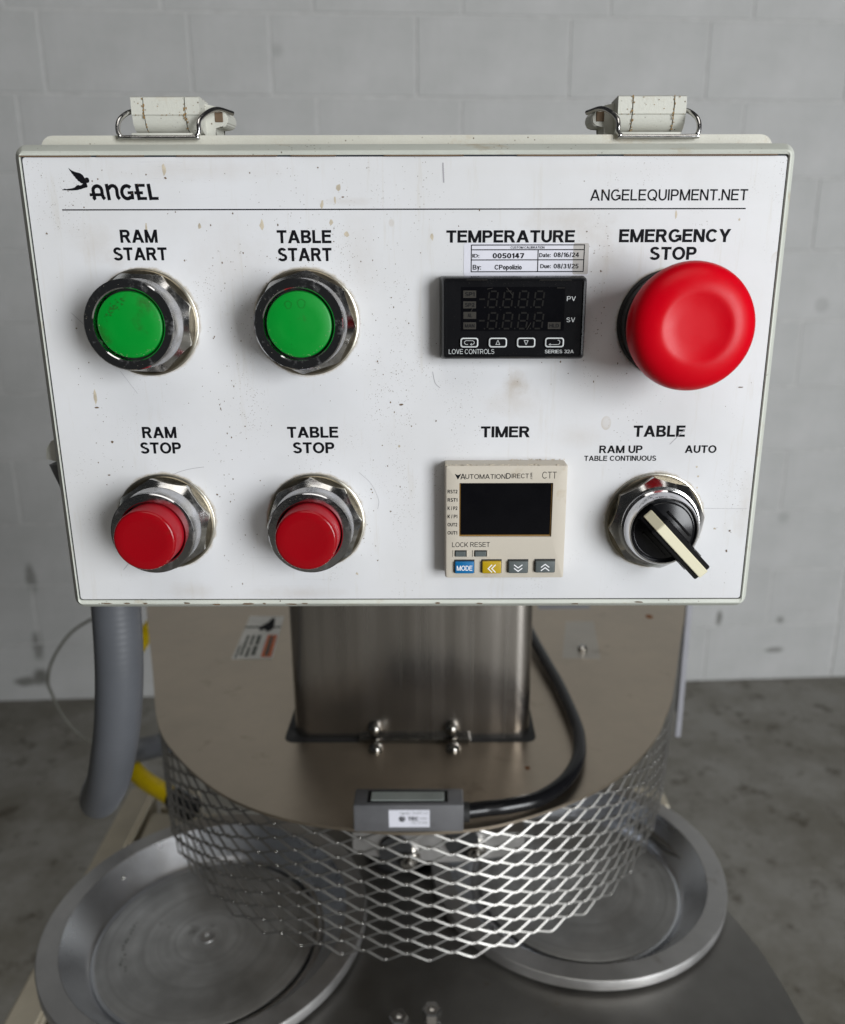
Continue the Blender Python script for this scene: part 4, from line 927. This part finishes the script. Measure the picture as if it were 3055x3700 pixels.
# ------------------------------------------------------------------ safety sensor on the plate edge
ss = empty('safety_sensor', (-20, 487, ZP), 'grey block sensor with white label and black cable on the front plate edge', 'sensor')
bm = B(); box(bm, -59.5, 17.6, 477.8, 497.5, ZP+.2, ZP+22, 1.2, 2); fin('sensor_body', bm, 'sensor', ss, (0, 0, 0), True)
bm = B(); box(bm, -50, 7, 481.2, 494.5, ZP+21.5, ZP+22.3, .3); fin('window_frame', bm, 'black', ss)
bm = B(); box(bm, -47.5, 4, 482.6, 492.4, ZP+21.6, ZP+22.8, .3); wn = fin('sensor_window', bm, 'window', ss)
bm = B(); box(bm, -34.8, -6.2, 477.4, 477.9, ZP+4.4, ZP+18.4, .15); sl = fin('sensor_label', bm, 'sticker', ss)
text('TECO', -21.5, -13.5, ZP+9.6, ZP+13.2, 477.33, 'ink', sl, .25) if False else None
bm = B(); lathe(bm, [(1.7, 0), (2.3, 0)], 24); 
for a in (0, 60, 120): stroke(bm, [(-1.6*math.cos(R(a)), -1.6*math.sin(R(a))), (1.6*math.cos(R(a)), 1.6*math.sin(R(a)))], .7, -.02-.003*a)
fin('maker_mark', bm, 'ink', sl, (-25.5, 477.34, ZP+11.2))
text('TEC', -21.3, -13.8, ZP+9.9, ZP+12.9, 477.33, 'ink', sl, .3)
for z, x0, x1, s in ((ZP+15, -27, -7.5, 'CJ.001  77777 7.7'), (ZP+11.0, -12.8, -8.2, 'nm'), (ZP+7.4, -19.5, -8, '.707.17.170')): text(s, x0, x1, z, z+1.6, 477.33, 'labelprint', sl, 0)
bm = B(); tube(bm, [(17.4, 488, ZP+9), (22, 488, ZP+9)], 7, 20); fin('cable_gland', bm, 'blackm', ss, (0, 0, 0), True)
bm = B(); tube(bm, catmull([(20, 489, ZP+9), (34, 492.5, ZP+8.5), (50, 496, ZP+8), (74, 506, ZP+7), (96, 527, ZP+7), (111, 556, ZP+7), (117, 586, ZP+7), (118, 615, ZP+7), (114, 675, ZP+7.5), (108, 722, ZP+8), (100, 780, ZP+10), (92, 840, ZP+16)], 8), 5.6, 20); fin('cable', bm, 'cable', ss, (0, 0, 0), True)

# ------------------------------------------------------------------ hoses
bm = B()
path = catmull([(-180, 420, -100), (-181.5, 420, -140), (-182.5, 420, -176), (-185, 420, -214), (-192, 425, -251), (-202, 435, -281), (-214, 450, -308), (-231, 475, -336), (-251, 510, -366), (-277, 560, -399), (-304, 620, -431), (-329, 700, -464), (-339, 770, -493), (-330, 800, -506), (-318, 820, -514), (-250, 860, -526)], 30)
tube(bm, path, 13.3, 28, lambda i: 13.2+(.1 if i % 3 else 0)); o = fin('flexible_conduit', bm, 'conduit', None, (0, 0, 0), True, angle=60)
o['label'] = 'thick grey ribbed flexible conduit looping down from under the left side of the box'; o['category'] = 'conduit'
bm = B(); tube(bm, catmull([(-330, 1010, -400), (-360, 975, -415), (-374, 950, -427), (-380, 925, -440), (-394, 890, -462), (-387, 850, -484), (-361, 800, -505), (-328, 760, -514), (-283, 720, -510), (-268, 708, -509)], 8), 9.5, 20)
o = fin('yellow_hose', bm, 'yellow', None, (0, 0, 0), True); o['label'] = 'short bright yellow hose curving behind the grey conduit into the press'; o['category'] = 'hose'
bm = B(); tube(bm, [(-272, 712, -510), (-250, 692, -508)], 12, 16); fin('hose_connector', bm, 'black', o, (0, 0, 0), True)
bm = B(); tube(bm, catmull([(-380, 1000, -400), (-431, 1000, -419), (-467, 1000, -433), (-502, 1000, -456), (-531, 1000, -495), (-541.6, 1000, -527), (-538, 1000, -549), (-530, 1000, -576), (-514, 1000, -604), (-489, 1000, -625), (-457, 1000, -649), (-400, 990, -690), (-340, 960, -720)], 8), 2.0, 10)
o = fin('thin_cable', bm, 'thin', None, (0, 0, 0), True); o['label'] = 'thin grey cable looping in the air left of the conduit'; o['category'] = 'cable'
